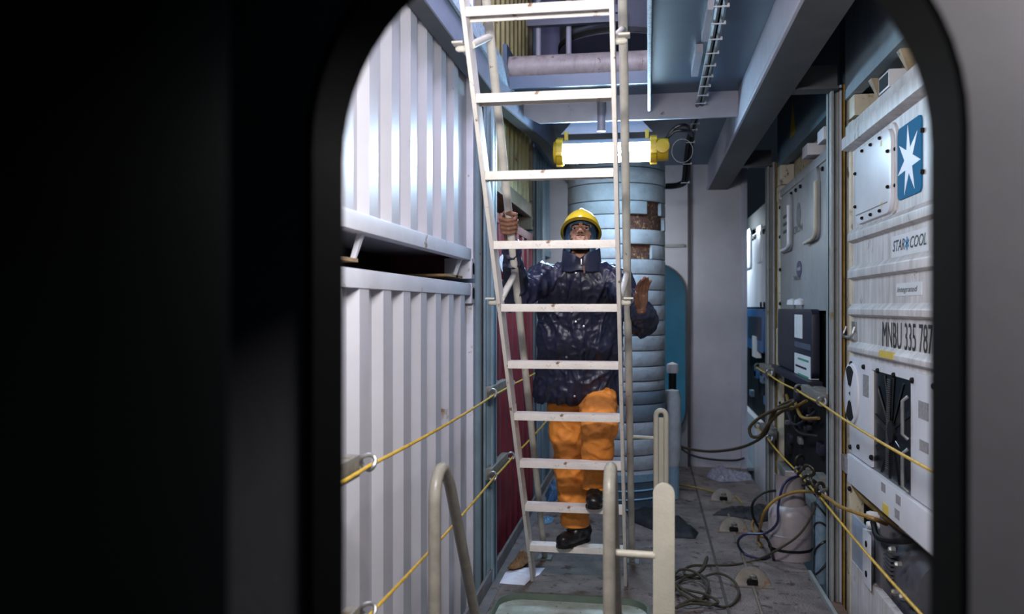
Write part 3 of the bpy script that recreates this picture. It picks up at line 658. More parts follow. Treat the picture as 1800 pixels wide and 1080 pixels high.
MB().lathe([(0.09, XR - 0.003), (0.09, XR + 0.001)], (0, yo, zo), 'x', 20).build('globe_mark', mat('globe_print', (96, 98, 104), 0.6, 0, 0.6, 18), r2)
# unit: dark recess with controller box and labels, then machinery
u1, _ = spanel('unit_cover', ((1378, 543), (1441, 668)), 0.05, M_navy, r2, 0.05, 0.008)
spanel('unit_shelf', ((1376, 652), (1446, 672)), 0.09, M_navy, r2)
spanel('unit_post', ((1371, 577), (1380, 650)), 0.03, M_cream, r2)
spanel('instruction_label', ((1410, 553), (1424, 596)), 0.054, M_stickw, u1, 0, 0)
lb, (y0, y1, z0, z1) = spanel('instruction_label', ((1410, 620), (1439, 668)), 0.054, M_stickw, u1, 0, 0)
M_green = mat('label_green', (70, 150, 120), 0.5)
for k in range(4):
    zz = z1 - 0.025 - 0.055 * k
    MB().box(XR - 0.0555, XR - 0.054, y0 + 0.05 + 0.08 * (k % 2), y1 - 0.05 - 0.1 * ((k + 1) % 2), zz - 0.014, zz).build('printed_line', M_green if k % 2 == 0 else M_print, lb)
spanel('grey_band', ((1410, 600), (1439, 617)), 0.053, mat('unit_band', (74, 82, 104), 0.5), u1, 0, 0)
for px in (1397, 1411):
    yy, zz = R(px, 536); MB().lathe([(0.0, 0.05), (0.035, 0.035), (0.04, 0.0)], (XR - 0.02, yy, zz), 'z', 12).build('cable_gland', M_panel, r2, smooth=True)
random.seed(11)
for k in range(16):
    px = random.uniform(1380, 1438); py = random.uniform(690, 790)
    yy, zz = R(px, py); s_ = random.uniform(0.03, 0.08)
    MB().box(XR + 0.0, XR + 0.05, yy - s_, yy + s_, zz - s_ * 0.5, zz + s_ * 0.5).build('machinery_block', [M_navy, M_hole, M_navy, M_steel][k % 4], r2, bevel=0.006)
for k in range(5):
    ya, za = R(random.uniform(1380, 1400), random.uniform(680, 740)); yb, zb2 = R(random.uniform(1415, 1440), random.uniform(700, 790))
    MB().tube(bez([(XR, ya, za), (XR - 0.03, (ya + yb) / 2, min(za, zb2) - 0.05), (XR, yb, zb2)]), 0.012, 6).build('machinery_hose', [M_hole, M_hosey, M_navy][k % 3], r2, smooth=True)
zs2 = R(1380, 790)[1]
MB().box(XR - 0.01, XR + 0.03, SY0 + 0.1, SY1 - 0.1, RZ0, zs2 - 0.18).build('sill_panel', mat('sill_grey_blue', (128, 140, 150), 0.5, 0, 0.3, 5, rust=0.2), r2, bevel=0.003)
MB().box(XR - 0.03, XR + 0.03, SY0 + 0.1, SY1 - 0.1, zs2 - 0.19, zs2 - 0.14).build('sill_beam', M_guide, r2, bevel=0.004)
u2 = thing('refrigerated_container', (XR + 0.5, 6.4, 2.70), 'dark teal container end with yellow warning triangle above the grey-white refrigerated one', 'container')
M_tealdk = mat('dark_teal_container', (78, 106, 122), 0.5, 0, 0.25, 3)
MB().box(XR - 0.01, XR + 0.05, SY0, SY1, 2.84, 5.3).box(XR + 0.04, XR + 6, SY0, SY1, 2.86, 5.3).build('front_sheet', M_tealdk, u2)
cc = MB().box(XR - 0.01, XR + 0.15, SY1 - 0.16, SY1, 2.68, 2.85).build('corner_casting', M_cream, u2, bevel=0.008)
MB().box(XR + 0.1, XR + 0.16, SY0, SY1 - 0.17, 2.68, 2.87).build('underfloor', M_under, u2)
yt, zt = R(1396, 215)
MB().prism([(XR - 0.012, yt + 0.13, zt - 0.10), (XR - 0.012, yt - 0.13, zt - 0.10), (XR - 0.012, yt, zt + 0.16)], (0.004, 0, 0)).build('warning_triangle', mat('warning_yellow', (196, 170, 40), 0.5), u2)
for k in range(2):
    y = SY0 + 0.35 + 0.55 * k
    MB().box(XR - 0.03, XR + 0.1, y, y + 0.2, 2.69, 2.77).build('lashing_box', M_panel, u2, bevel=0.005)
# third one, only a slice
r3 = thing('refrigerated_container', (XR + 0.5, 9.0, RZ0), 'blue-lit white refrigerated container end seen past the far grey bulkhead', 'container')
TY0, TY1 = 7.75, 10.2
MB().box(XR + 0.03, XR + 6, TY0, TY1, RZ0, RZ1).build('body', M_dark, r3)
MB().box(XR, XR + 0.03, TY0 + 0.02, TY1, R(1320, 540)[1], RZ1 - 0.25).build('front_sheet', M_panel, r3)
MB().box(XR - 0.01, XR + 0.06, TY0 - 0.02, TY0 + 0.06, RZ0, RZ1).build('corner_post', M_guide, r3, bevel=0.005)
bolts(r3, [(TY0 + 0.25 + 0.17 * k, RZ1 - 0.29) for k in range(9)] + [(TY0 + 0.7, R(1325, 536)[1]), (TY0 + 0.95, R(1325, 536)[1])], XR - 0.002, 0.03, M_hole)
rpanel('access_panel', ((1312, 408), (1322, 470)), 0.02, M_panel, r3, 0.06, XR, 0.008)
rpanel('access_panel', ((1332, 400), (1340, 460)), 0.012, M_panel, r3, 0.02, XR, 0.003)
M_bluecov = mat('unit_blue', (40, 96, 150), 0.4, 0, 0.3, 8)
rpanel('unit_cover', ((1313, 543), (1349, 622)), 0.04, M_bluecov, r3, 0.03, XR, 0.006)
rpanel('cover_window', ((1322, 556), (1346, 600)), 0.043, M_navy, r3, 0.02, XR, 0.0)
rpanel('instruction_label', ((1330, 590), (1338, 630)), 0.046, M_stickw, r3, 0, XR, 0)
for k in range(9):
    px = random.uniform(1316, 1346); py = random.uniform(640, 720)
    yy, zz = R(px, py); s_ = random.uniform(0.06, 0.13)
    MB().box(XR - 0.01, XR + 0.05, yy - s_, yy + s_, zz - s_ * 0.5, zz + s_ * 0.5).build('machinery_block', [M_hole, M_bluecov, M_tealc][k % 3], r3, bevel=0.01)
MB().box(XR - 0.03, XR + 0.03, TY0, TY1, RZ0, R(1335, 740)[1]).build('sill_panel', M_panel, r3, bevel=0.004)
# ================================================================== LAMPS
def emis(name, rgb, s):
    m = bpy.data.materials.new(name); m.use_nodes = True; N = m.node_tree.nodes
    b = N['Principled BSDF']; b.inputs['Base Color'].default_value = (0.9, 0.92, 0.95, 1); b.inputs['Roughness'].default_value = 0.3
    b.inputs['Emission Color'].default_value = rgb + (1,); b.inputs['Emission Strength'].default_value = s
    return m
M_refl = mat('lamp_housing_silver', (196, 204, 214), 0.3, 0.3, 0.1, 10)
def lamp(c, half, label, rgb, s, axis='x', r=0.088, top=None, g0=165, g1=375):
    """flameproof fluorescent fixture, hung with its tube along X (or Y)"""
    t = thing('fluorescent_lamp', Vector(c) + Vector((0, 0, 0.22)), label, 'lamp')
    cx, cy, cz = c
    tx = (lambda p: p) if axis == 'x' else (lambda p: Vector((cx + (p.y - cy), cy + (p.x - cx), p.z)))
    def bld(mb, name, m, par, **k):
        mb.v = [Vector(tx(p)) for p in mb.v]; return mb.build(name, m, par, **k)
    g = half - 0.14
    # glass tube (lower two thirds glow), reflector shell above
    bld(MB().lathe([(r - 0.006, -g), (r - 0.006, g)], c, 'x', 28, math.radians(g0), math.radians(g1)), 'glowing_glass', emis('lamp_glow', rgb, s), t, smooth=True)
    bld(MB().lathe([(r, -g), (r, g), (r - 0.004, g), (r - 0.004, -g)], c, 'x', 20, math.radians(g1 - 361), math.radians(g0 + 1)), 'reflector_housing', M_refl, t, smooth=True)
    for sx in (-1, 1):
        a = sx * g
        pr = [(0.0, a), (r + 0.012, a), (r + 0.016, a + sx * 0.02), (r + 0.016, a + sx * 0.045), (r - 0.004, a + sx * 0.05), (r - 0.008, a + sx * (0.13 if sx > 0 else 0.07)), (0.0, a + sx * (0.135 if sx > 0 else 0.075))]
        e = bld(MB().lathe(pr, c, 'x', 26), 'end_cap', M_lamp_y, t, smooth=True)
        src = MB()
        for k in range(6):
            an = k * math.pi / 3 + 0.3
            lg_ = MB().box(cx + a + sx * 0.004, cx + a + sx * 0.05, cy + math.cos(an) * (r + 0.014) - 0.011, cy + math.cos(an) * (r + 0.014) + 0.011, cz + math.sin(an) * (r + 0.014) - 0.011, cz + math.sin(an) * (r + 0.014) + 0.011)
            bld(lg_, 'lug', M_lamp_y, e, bevel=0.003)
        if sx > 0:
            bld(MB().lathe([(0.05, -r - 0.012), (0.05, -r + 0.03)], (cx + a + 0.09, cy, cz + 0.01), 'y', 16), 'terminal_cover', M_lamp_y, e, bevel=0.004)
        bld(MB().box(cx + sx * (g - 0.02) - 0.014, cx + sx * (g - 0.02) + 0.014, cy - 0.02, cy + 0.02, cz + r - 0.002, cz + r + 0.06), 'hanger', M_lamp_y, t, bevel=0.003)
    z0, z1 = cz + r + 0.055, cz + r + 0.135
    bld(MB().prism([(cx - g - 0.02, cy - 0.005, z0 - 0.01), (cx + g + 0.02, cy - 0.005, z0 - 0.01), (cx + g - 0.06, cy + 0.005, z1), (cx - g + 0.06, cy + 0.005, z1)], (0, 0.008, 0)), 'mounting_plate', M_lav, t)
    bld(MB().box(cx - g + 0.08, cx - g + 0.12, cy + 0.05, cy + 0.07, z1 - 0.01, top or z1 + 0.25).box(cx + g - 0.12, cx + g - 0.08, cy + 0.05, cy + 0.07, z1 - 0.01, top or z1 + 0.25), 'mounting_arm', M_blue, t)
    return t
LY = 6.3
lc = aty(1066, 266, LY)
lamp((lc.x, LY, lc.z), 0.455, 'yellow-capped fluorescent lamp glowing white in front of the lagged pillar', (0.50, 0.76, 1.0), LAMP_FAR, top=CZ, g0=145, g1=305)
lamp((-0.36, 1.68, 2.48), 0.46, 'yellow-capped fluorescent lamp under the deck edge on the near side of the ladder', (1.0, 0.96, 0.95), LAMP_NEAR, top=CZ, g0=222, g1=395)
lamp((-0.42, 3.75, 4.0), 0.45, 'yellow-capped fluorescent lamp on the upper level above the ladder', (0.78, 0.76, 1.0), LAMP_UP, top=6.2, g0=120, g1=420)
lamp((0.98, 0.68, 2.5), 0.32, 'yellow-capped fluorescent lamp on the near side of the arched bulkhead', (1.0, 0.97, 1.0), LAMP_CAM, axis='y', top=CZ + 0.1)
lamp((0.66, 9.95, 2.6), 0.42, 'added unseen fill light, built as a yellow-capped fixture, in the teal space behind the far bulkhead', (0.72, 0.88, 1.0), FILL_BACK, top=3.2, axis='y')  # added out of view to brighten the teal space and third container
lamp((-0.26, 8.15, 2.45), 0.34, 'added unseen fill light, built as a yellow-capped fixture, on the hidden side of the lagged pillar', (0.86, 0.92, 1.0), FILL_HIDDEN, top=CZ)  # added out of view to brighten the far bulkhead
# lamp cables and the cable run under the deck
t = thing('cable_run', (0.3, 5.0, CZ - 0.12), 'black cable bundle clipped along the deck underside beside the beam', 'cable')
path = [atz(1300, -220, 3.03), atz(1268, 5, 3.03), atz(1243, 130, 3.03), atz(1226, 200, 3.03), atz(1216, 232, 3.03)]
e = path[-1]
path += [aty(1208, 285, 7.1), aty(1204, 318, 7.25), aty(1192, 328, 7.3), aty(1172, 330, 7.4)]
pp = bez(path, 10)
for dx, dz in ((-0.016, 0.0), (0.016, 0.004), (0.0, 0.022)):
    MB().tube([p + Vector((dx, 0, dz)) for p in pp], 0.015, 8).build('cable', M_cable, t, smooth=True)
cum = 0; last = pp[0]; src = None
for p in pp:
    cum += (p - last).length; last = p
    if cum > 0.19:
        cum = 0
        if src is None: src = MB().box(p.x - 0.034, p.x + 0.034, p.y - 0.005, p.y + 0.005, p.z - 0.019, p.z - 0.014).box(p.x + 0.026, p.x + 0.036, p.y - 0.006, p.y + 0.006, p.z - 0.02, p.z - 0.004).build('cable_clip', M_lrail, t); p0 = p.copy()
        else: copy_part(src, t, p - p0)
t = thing('lamp_cable', (0.1, LY, lc.z), 'black cable looping from the lamp end to the cable run', 'cable')
ra = Vector((lc.x + 0.44, LY, lc.z))
for k, (a, b) in enumerate(((0.13, 0.10), (0.07, 0.06))):
    MB().tube(bez([ra + Vector((-0.03, 0.03, 0.05)), ra + Vector((0.05, 0.0, 0.10 + a * 0.4)), ra + Vector((0.14, 0.05, b + 0.08)), Vector((e.x + 0.0, e.y - 0.05, e.z - 0.04))]), 0.012, 8).build('cable_loop', M_cable, t, smooth=True)
MB().tube([ra + Vector((0.03 + 0.075 + 0.075 * math.cos(a * math.pi / 10), -0.04, -0.02 + 0.085 * math.sin(a * math.pi / 10))) for a in range(20)], 0.0025, 5, closed=True).build('keeper_wire', M_steel, t, smooth=True)

# ================================================================== LAGGED PILLAR
PX, PY, PR = -0.272, 7.30, 0.41
pl = thing('lagged_pillar', (PX, PY, 0), 'pale blue pipe pillar wrapped in lagging bands with torn rusty patches', 'pillar')
M_lag = mat('lagging_pale_blue', (172, 180, 186), 0.6, 0, 0.25, 7, rust=0.1, rust_rgb=(120, 130, 132), bump=0.5, bscale=22)
M_lagg = mat('lagging_grey_band', (120, 134, 146), 0.5, 0, 0.25, 6, bump=0.3, bscale=22)
M_core = mat('rusty_insulation', (96, 62, 50), 0.85, 0, 0.5, 26, rust=0.35, rust_rgb=(176, 140, 96), bump=1.0, bscale=60)
MB().lathe([(PR - 0.03, 0.02), (PR - 0.03, 2.92)], (PX, PY, 0), n=48).build('rusty_core', M_core, pl, smooth=True)
# angles: camera sees the side facing -Y
def pa(px): # angle on the pillar for a pixel column, front side
    x = aty(px, 540, PY - PR * 0.7).x
    return -math.acos(max(-1, min(1, (x - PX) / PR)))
yb = [2.92, 2.80]
zz = [aty(1085, py, PY - PR).z for py in (352, 376, 402, 429, 455, 482, 510, 537, 564, 591, 618, 646, 672, 690)]
bands = [2.92, 2.78, 2.65] + zz + [0.86, 0.72, 0.585, 0.45, 0.33, 0.24]
tears = {}
def zi(py): 
    z = aty(1140, py, PY - PR * 0.8).z
    return min(range(len(bands) - 1), key=lambda i: abs((bands[i] + bands[i + 1]) / 2 - z))
tears[zi(363)] = (pa(1137), pa(1162)); tears[zi(389)] = (pa(1098), pa(1168)); tears[zi(442)] = (pa(1095), pa(1146))
random.seed(3)
for i in range(len(bands) - 1):
    z1, z0 = bands[i] - 0.0035, bands[i + 1] + 0.0035
    dr = random.uniform(-0.0015, 0.0015)
    m = M_lagg if 0.72 < (z0 + z1) / 2 < 0.95 else M_lag
    prof = [(PR - 0.026, z1), (PR - 0.002 + dr, z1), (PR + dr, z1 - 0.004), (PR + 0.002 + dr, z0 + 0.006), (PR - 0.001 + dr, z0 + 0.0005), (PR - 0.026, z0)]
    b = MB()
    if i in tears:
        a0, a1 = tears[i]
        b.lathe(prof, (PX, PY, 0), n=46, a0=a1, a1=a0 + 2 * math.pi)
        # close the torn ends
        for a in (a0, a1):
            q = [Vector((PX + r_ * math.cos(a), PY + r_ * math.sin(a), h_)) for r_, h_ in prof]
            b._add(q, [list(range(len(q)))])
    else: b.lathe(prof, (PX, PY, 0), n=52)
    b.build('lagging_band', m, pl, smooth=True, angle=60)
# lower bare section: painted steel with seams and base rings
M_pb = mat('pillar_blue_paint', (126, 158, 178), 0.4, 0, 0.2, 5, rust=0.1)
MB().lathe([(PR + 0.012, 0.24), (PR + 0.012, 0.30)], (PX, PY, 0), n=48).build('base_ring', M_pb, pl, smooth=True)
MB().lathe([(PR + 0.006, 0.0), (PR + 0.006, 0.236)], (PX, PY, 0), n=48).build('base_sleeve', mat('pillar_base_slate', (78, 100, 116), 0.45, 0, 0.25, 6, rust=0.1), pl, smooth=True)
for z in (0.10, 0.17, 0.02):
    MB().lathe([(PR + 0.006, z - 0.008), (PR + 0.016, z), (PR + 0.006, z + 0.008)], (PX, PY, 0), n=48).build('base_ring', M_pb, pl, smooth=True)
# small side items by the door: pipe stub and drum
t = thing('side_pipe', (0.24, 7.9, 0), 'slim dark standpipe with a pale cap beside the lagged pillar', 'pipe')
x = aty(1182, 700, 7.9).x
MB().lathe([(0.035, 0.0), (0.035, 1.05)], (x, 7.9, 0), n=14).build('pipe_body', M_hole, t, smooth=True)
MB().lathe([(0.05, 1.05), (0.055, 1.08), (0.05, 1.13), (0.0, 1.15)], (x, 7.9, 0), n=14).build('pipe_cap', M_panel, t, smooth=True)
t = thing('side_drum', (0.26, 7.5, 0), 'pale blue round tank end standing beside the lagged pillar', 'tank')
x = aty(1188, 740, 7.5).x
MB().lathe([(0.0, 0.27), (0.06, 0.28), (0.075, 0.34), (0.075, 0.86), (0.06, 0.93), (0.0, 0.94)], (x - 0.03, 7.5, 0), n=24).build('tank_shell', M_lag, t, smooth=True)
MB().lathe([(0.06, 0.0), (0.06, 0.28)], (x - 0.03, 7.5, 0), n=20).build('tank_foot', M_pb, t, smooth=True)

# ================================================================== LADDER
LX0, LX1 = -0.70, -0.125
def ly(z): return 5.08 - 0.70 * z
def hy(z): return 5.56 - 0.70 * z
nrm = Vector((0, 1, 0.70)).normalized()     # away from the camera, square to the ladder
along = Vector((0, -0.70, 1)).normalized()
ZTOP = 4.15
lad = thing('ship_ladder', ((LX0 + LX1) / 2, ly(0), 0), 'white-painted steel ladder leaning through the deck opening, with tubular handrails', 'ladder')
for xa in (LX0, LX1 - 0.018):
    a, b = Vector((xa, ly(0.0), 0.0)), Vector((xa, ly(ZTOP), ZTOP))
    d = nrm * 0.105
    MB().prism([a, a + Vector((0.018, 0, 0)), a + Vector((0.018, 0, 0)) + Vector((0, 0.128, 0)), a + Vector((0, 0.128, 0))], b - a).build('stringer', M_lad, lad, bevel=0.003)
ZR = [0.25 + 0.28 * k for k in range(14)]
src = None
for z in ZR:
    if src is None:
        y = ly(z) + 0.012
        src = MB().box(LX0 + 0.018, LX1 - 0.018, y, y + 0.008, z - 0.022, z + 0.014).box(LX0 + 0.018, LX1 - 0.018, y, y + 0.095, z + 0.006, z + 0.014).box(LX0 + 0.018, LX1 - 0.018, y + 0.087, y + 0.095, z - 0.016, z + 0.014).build('tread', M_lad, lad, bevel=0.002)
        z_ = z
    else: copy_part(src, lad, (0, ly(z) - ly(z_), z - z_))
# handrails behind, with struts
for xa, base in ((LX0 + 0.03, 1), (LX1 + 0.02, 0)):
    hr = MB().tube([(xa, hy(0.0), 0.0), (xa, hy(ZTOP + 0.2), ZTOP + 0.2)], 0.0195, 14).build('handrail', M_rail, lad, smooth=True)
    MB().box(xa - 0.045, xa + 0.045, hy(0) - 0.05, hy(0) + 0.05, 0, 0.012).build('foot_plate', M_guide, lad, bevel=0.002)
    for zs_ in (0.62, 1.67, 2.66, 3.7):
        p0 = Vector((LX0 + 0.012 if base else LX1 - 0.005, ly(zs_) + 0.07, zs_ + 0.02)); p1 = Vector((xa, hy(zs_ + 0.15), zs_ + 0.15))
        if zs_ == 0.62: continue
        MB().tube([p0, p1], 0.016, 10).build('rail_strut', M_rail, lad, smooth=True)
        s = -1 if base else 1
        q = Vector((LX0 if base else LX1, ly(zs_) + 0.045, zs_ + 0.0))
        MB().tube([q, q + Vector((s * 0.035, 0, 0)), q + Vector((s * 0.045, 0, 0))], [0.013, 0.013, 0.006], 10).build('strut_stub', M_rail, lad, smooth=True)
        MB().obox(q + Vector((s * 0.034, 0.0, 0.02)), (0.022, 0, 0), (0, 0.028, 0), (0, 0, 0.004)).build('stub_lug', M_rail, lad, bevel=0.002)

# ================================================================== GRAB RAILS ROUND THE HATCH
M_grab = mat('grab_rail_paint', (142, 138, 128), 0.4, 0, 0.25, 14, rust=0.14, rust_rgb=(112, 100, 78), bump=0.1)
M_gplate = mat('guard_plate_paint', (178, 174, 160), 0.5, 0, 0.12, 10, bump=0.15, bscale=90)
GY = 3.0
def grab(px, label):
    x = aty(px, 950, GY).x
    t = thing('grab_rail', (x, GY + 0.4, 0), label, 'handrail', 'hooped grab rails at the hatch')
    zt = aty(px, 822, GY).z - 0.022
    pts = [(x, GY, 0.0), (x, GY, zt - 0.11)]
    for a in range(1, 8):
        an = math.pi - a * math.radians(165) / 8
        pts.append((x, GY + 0.10 + 0.10 * math.cos(an), zt - 0.10 + 0.10 * math.sin(an)))
    lastp = Vector(pts[-1])
    pts += [lastp + Vector((0, 0.06, -0.05)) * 1.0, (x, GY + 0.93, 0.0)]
    MB().tube(pts, 0.0225, 14).build('hoop_tube', M_grab, t, smooth=True)
    for y in (GY, GY + 0.93):
        MB().lathe([(0.05, 0.0), (0.05, 0.008), (0.03, 0.014)], (x, y, 0), n=18).build('foot_collar', M_grab, t, smooth=True)
    return x, t
gx0, _ = grab(764, 'hooped grey grab rail in front of the silver container')
gx1, tg = grab(1071, 'hooped grey grab rail in front of the ladder, joined to the flat guard post')
# guard: flat near post, hooped far stanchion, cross bars
nx = aty(1167, 950, GY).x; ny = GY
gt = thing('guard_post', (nx, GY, 0), 'flat round-topped grey guard post with hooped stanchion behind it and cross bars', 'guard rail')
zt = aty(1167, 850, GY).z; hw = 0.037
prof = [(nx + hw, ny, 0.0)] + [(nx + hw * math.cos(a * math.pi / 12), ny, zt - hw + hw * math.sin(a * math.pi / 12)) for a in range(13)] + [(nx - hw, ny, 0.0)]
MB().prism(prof, (0, 0.014, 0)).build('flat_post', M_gplate, gt, bevel=0.003)
fy = 4.9; fx = aty(1162, 800, fy).x; zt2 = aty(1162, 716, fy).z; hw = 0.028
pts = [(fx - hw, fy, 0.0), (fx - hw, fy, zt2 - 0.05)] + [(fx + hw * math.cos(math.pi - a * math.pi / 8), fy + 0.0, zt2 - 0.048 + hw * math.sin(a * math.pi / 8)) for a in range(9)] + [(fx + hw, fy, 0.0)]
MB().tube(pts, 0.0155, 10).build('hooped_stanchion', M_gplate, gt, smooth=True)
MB().box(fx - hw, fx + hw, fy + 0.003, fy + 0.011, 0.0, zt2 - 0.06).build('stanchion_web', M_gplate, gt)
zb1 = aty(1130, 770, fy).z
MB().tube([(LX1 + 0.03, hy(zb1), zb1), (fx - hw, fy, zb1)], 0.010, 10).build('cross_bar', M_gplate, gt, smooth=True)
zb2 = aty(1120, 977, GY).z
MB().tube([(gx1 + 0.015, GY + 0.02, zb2), (nx - 0.03, GY + 0.01, zb2)], 0.0135, 12).build('cross_bar', M_gplate, gt, smooth=True)

# ================================================================== WIRE RAILS
M_brk = mat('bracket_grey', (128, 126, 120), 0.5, 0.2, 0.35, 14, rust=0.35, rust_rgb=(96, 76, 56))
def wire(x, z, ys, label, sag=0.012):
    pts = []
    for a, b in zip(ys[:-1], ys[1:]):
        for k in range(10):
            u = k / 10; pts.append((x, a + (b - a) * u, z - 4 * sag * u * (1 - u) * (b - a) / 2.3))
    pts.append((x, ys[-1], z))
    o = MB().tube(pts, 0.0062, 7).build('wire_rail', M_rope, smooth=True)
    return tag(o, label, 'wire rope')
def brk(x, z, y0, y1, s, label):
    t = thing('rail_bracket', (x, (y0 + y1) / 2, z - 0.06), label, 'bracket')
    MB().box(min(x + s * 0.018, x + s * 0.06), max(x + s * 0.018, x + s * 0.06), y0 + 0.05, y1 - 0.05, z - 0.028, z + 0.042).build('bracket_arm', M_brk, t, bevel=0.006)
    MB().box(min(x + s * 0.05, x + s * 0.11), max(x + s * 0.05, x + s * 0.11), (y0 + y1) / 2 - 0.1, (y0 + y1) / 2 + 0.1, z - 0.05, z + 0.05).build('bracket_root', M_brk, t, bevel=0.006)
    for y in (y0, y1):
        MB().tube([(x + 0.024 * math.cos(a * math.pi / 10) + s * 0.010, y + 0.010 * math.sin(a * math.pi / 5), z + 0.008 + 0.024 * math.sin(a * math.pi / 10)) for a in range(20)], 0.0075, 8, closed=True).build('eye_ring', M_steel, t, smooth=True)
WL, WR = -0.885, 0.955
B1, B2, B3 = atx(652, 815, WL).y, atx(868, 690, WL).y, atx(1441, 705, WR).y
for z, zr, nm in ((1.14, 1.11, 'upper'), (0.66, 0.58, 'lower')):
    wire(WL, z, (1.95, B1, B2, B2 + 0.67, 8.2), '%s yellow wire rope stretched along the silver and maroon containers' % nm)
    wire(WR, zr, (1.95, 2.30, B3, B3 + 0.75, 7.15, 7.9), '%s yellow wire rope stretched along the white refrigerated containers' % nm, 0.02)
    brk(WL, z, B1 - 0.7, B1, -1, '%s grey eye bracket on the silver container side, beside the dark arch' % nm)
    brk(WL, z, B2, B2 + 0.67, -1, '%s grey eye bracket on the column before the maroon container' % nm)
    brk(WR, zr, B3, B3 + 0.75, 1, '%s grey eye bracket on the rust-edged guide column' % nm)
    brk(WR, zr, 7.15, 7.90, 1, '%s grey eye bracket on the far guide column by the bulkhead' % nm)

# ================================================================== THINGS ON THE DECK
# gas bottle
c = atz(1393, 985, 0.0)
CX, CY = min(c.x, 0.925), c.y + 0.08
gb = thing('gas_bottle', (CX, CY, 0), 'grey gas bottle with collar standing at the walkway edge', 'gas bottle')
gr = 36 * 1.0 * CY / 1500
k = CY / 1500
H = lambda py: aty(1393, py, CY - gr * 0.4).z
zsh, zcol, ztp = H(895), H(862), H(838)
MB().lathe([(0.0, 0.05), (gr * 0.9, 0.05), (gr, 0.08), (gr, zsh * 0.45), (gr * 1.015, zsh * 0.455), (gr * 1.015, zsh * 0.485), (gr, zsh * 0.49), (gr, zsh - 0.05), (gr * 0.95, zsh - 0.015), (gr * 0.8, zsh + 0.012), (gr * 0.5, zsh + 0.03), (0.0, zsh + 0.036)], (CX, CY, 0), n=36).build('bottle_shell', M_cyl, gb, smooth=True)
MB().lathe([(gr * 0.72, zsh - 0.01), (gr * 0.66, zsh + 0.09), (gr * 0.70, ztp), (gr * 0.74, ztp + 0.008), (gr * 0.66, ztp), (gr * 0.62, zsh + 0.09), (gr * 0.68, zsh)], (CX, CY, 0), n=30, a0=math.radians(-200), a1=math.radians(100)).build('valve_collar', M_cyl, gb, smooth=True)
MB().lathe([(0.03, zsh + 0.02), (0.03, zsh + 0.07), (0.016, zsh + 0.08), (0.016, zsh + 0.11), (0.035, zsh + 0.115), (0.035, zsh + 0.135), (0.0, zsh + 0.14)], (CX, CY, 0), n=14).build('valve', mat('brass', (150, 120, 60), 0.35, 0.8, 0.2, 20), gb, smooth=True)
MB().lathe([(gr * 0.93, 0.0), (gr * 0.97, 0.0), (gr * 0.97, 0.07), (gr * 0.93, 0.07), (gr * 0.93, 0.0)], (CX, CY, 0), n=36).build('foot_ring', M_cyl, gb, smooth=True)
MB().lathe([(gr * 1.0, 0.058), (gr * 1.01, 0.066), (gr * 1.0, 0.075)], (CX, CY, 0), n=36).build('base_strap', M_hole, gb, smooth=True)
lbx = CX - gr * 0.93
# hoses
def hose(name, pix, r, m, label, cat='hose', n=8):
    P = []
    for q in pix:
        if len(q) == 2: p = atz(q[0], q[1], r)
        else: p = aty(q[0], q[1], q[2])
        P.append(Vector((p.x, p.y, max(p.z, r))))
    o = MB().tube(bez(P, n), r, 8).build(name, m, smooth=True)
    return tag(o, label, cat)
hose('gas_hose', [(1418, 842, CY - 0.03), (1400, 838, CY - 0.10), (1378, 852, CY - 0.17), (1368, 890, CY - 0.18), (1366, 920, CY - 0.2), (1345, 938, CY - 0.15), (1310, 940, CY - 0.1), (1297, 955, CY - 0.05), (1310, 975), (1340, 983), (1358, 975)], 0.0085, M_hoseb, 'dark blue hose looping from the gas bottle valve to the deck')
hose('gas_hose', [(1378, 862, CY + 0.0), (1345, 866, CY - 0.02), (1325, 882, CY - 0.03), (1323, 905, CY + 0.0), (1335, 930, CY + 0.0), (1352, 955, CY - 0.05), (1360, 985)], 0.0085, M_hole, 'black hose arching down beside the gas bottle onto the deck')
hose('air_hose', [(1338, 962), (1333, 950), (1336, 930, CY - 0.02), (1344, 900, CY - 0.16), (1365, 878, CY - 0.18), (1395, 866, CY - 0.2), (1425, 865, CY - 0.35), (1448, 872, 4.93), (1475, 890, 4.55), (1500, 900, 4.3), (1535, 912, 4.15), (1558, 922, 4.3)], 0.010, M_hosey, 'ochre hose draped over the gas bottle into the white refrigerated container')
hose('deck_rope', [(1180, 850), (1215, 856), (1255, 865), (1290, 872), (1305, 885)], 0.008, mat('yellow_rope', (150, 130, 70), 0.7, 0, 0.3, 60), 'thin yellow rope lying across the deck behind the guard post', 'rope')
hose('deck_rope', [(1325, 898), (1326, 910), (1322, 925), (1328, 938), (1345, 945)], 0.008, M_hosey, 'short ochre hose end lying on the deck by the gas bottle', 'hose')
# dark cord hanging from the bottle across the deck into the coil
hose('dark_cord', [(1440, 870, CY - 0.22), (1428, 905, CY - 0.24), (1405, 940, CY - 0.27), (1370, 965, CY - 0.3), (1330, 985), (1290, 993), (1240, 994), (1215, 995), (1202, 1003), (1208, 1012), (1230, 1005), (1240, 985), (1243, 980), (1236, 1000), (1215, 1013), (1190, 1014), (1170, 1012)], 0.0075, M_hemp, 'dark cord running from the gas bottle across the deck to the coil', 'rope')
ck = []
random.seed(5)
cpath = [(1180, 1045), (1195, 1025), (1225, 1018), (1245, 1035), (1235, 1052), (1205, 1050), (1188, 1040), (1195, 1060), (1225, 1064), (1243, 1045), (1225, 1022), (1195, 1020), (1178, 1035), (1210, 1048), (1240, 1060), (1262, 1078), (1250, 1070), (1215, 1072), (1188, 1078), (1220, 1068), (1275, 1067), (1298, 1050), (1290, 1030), (1262, 1020), (1228, 1016), (1200, 1018), (1182, 1030)]
P = []
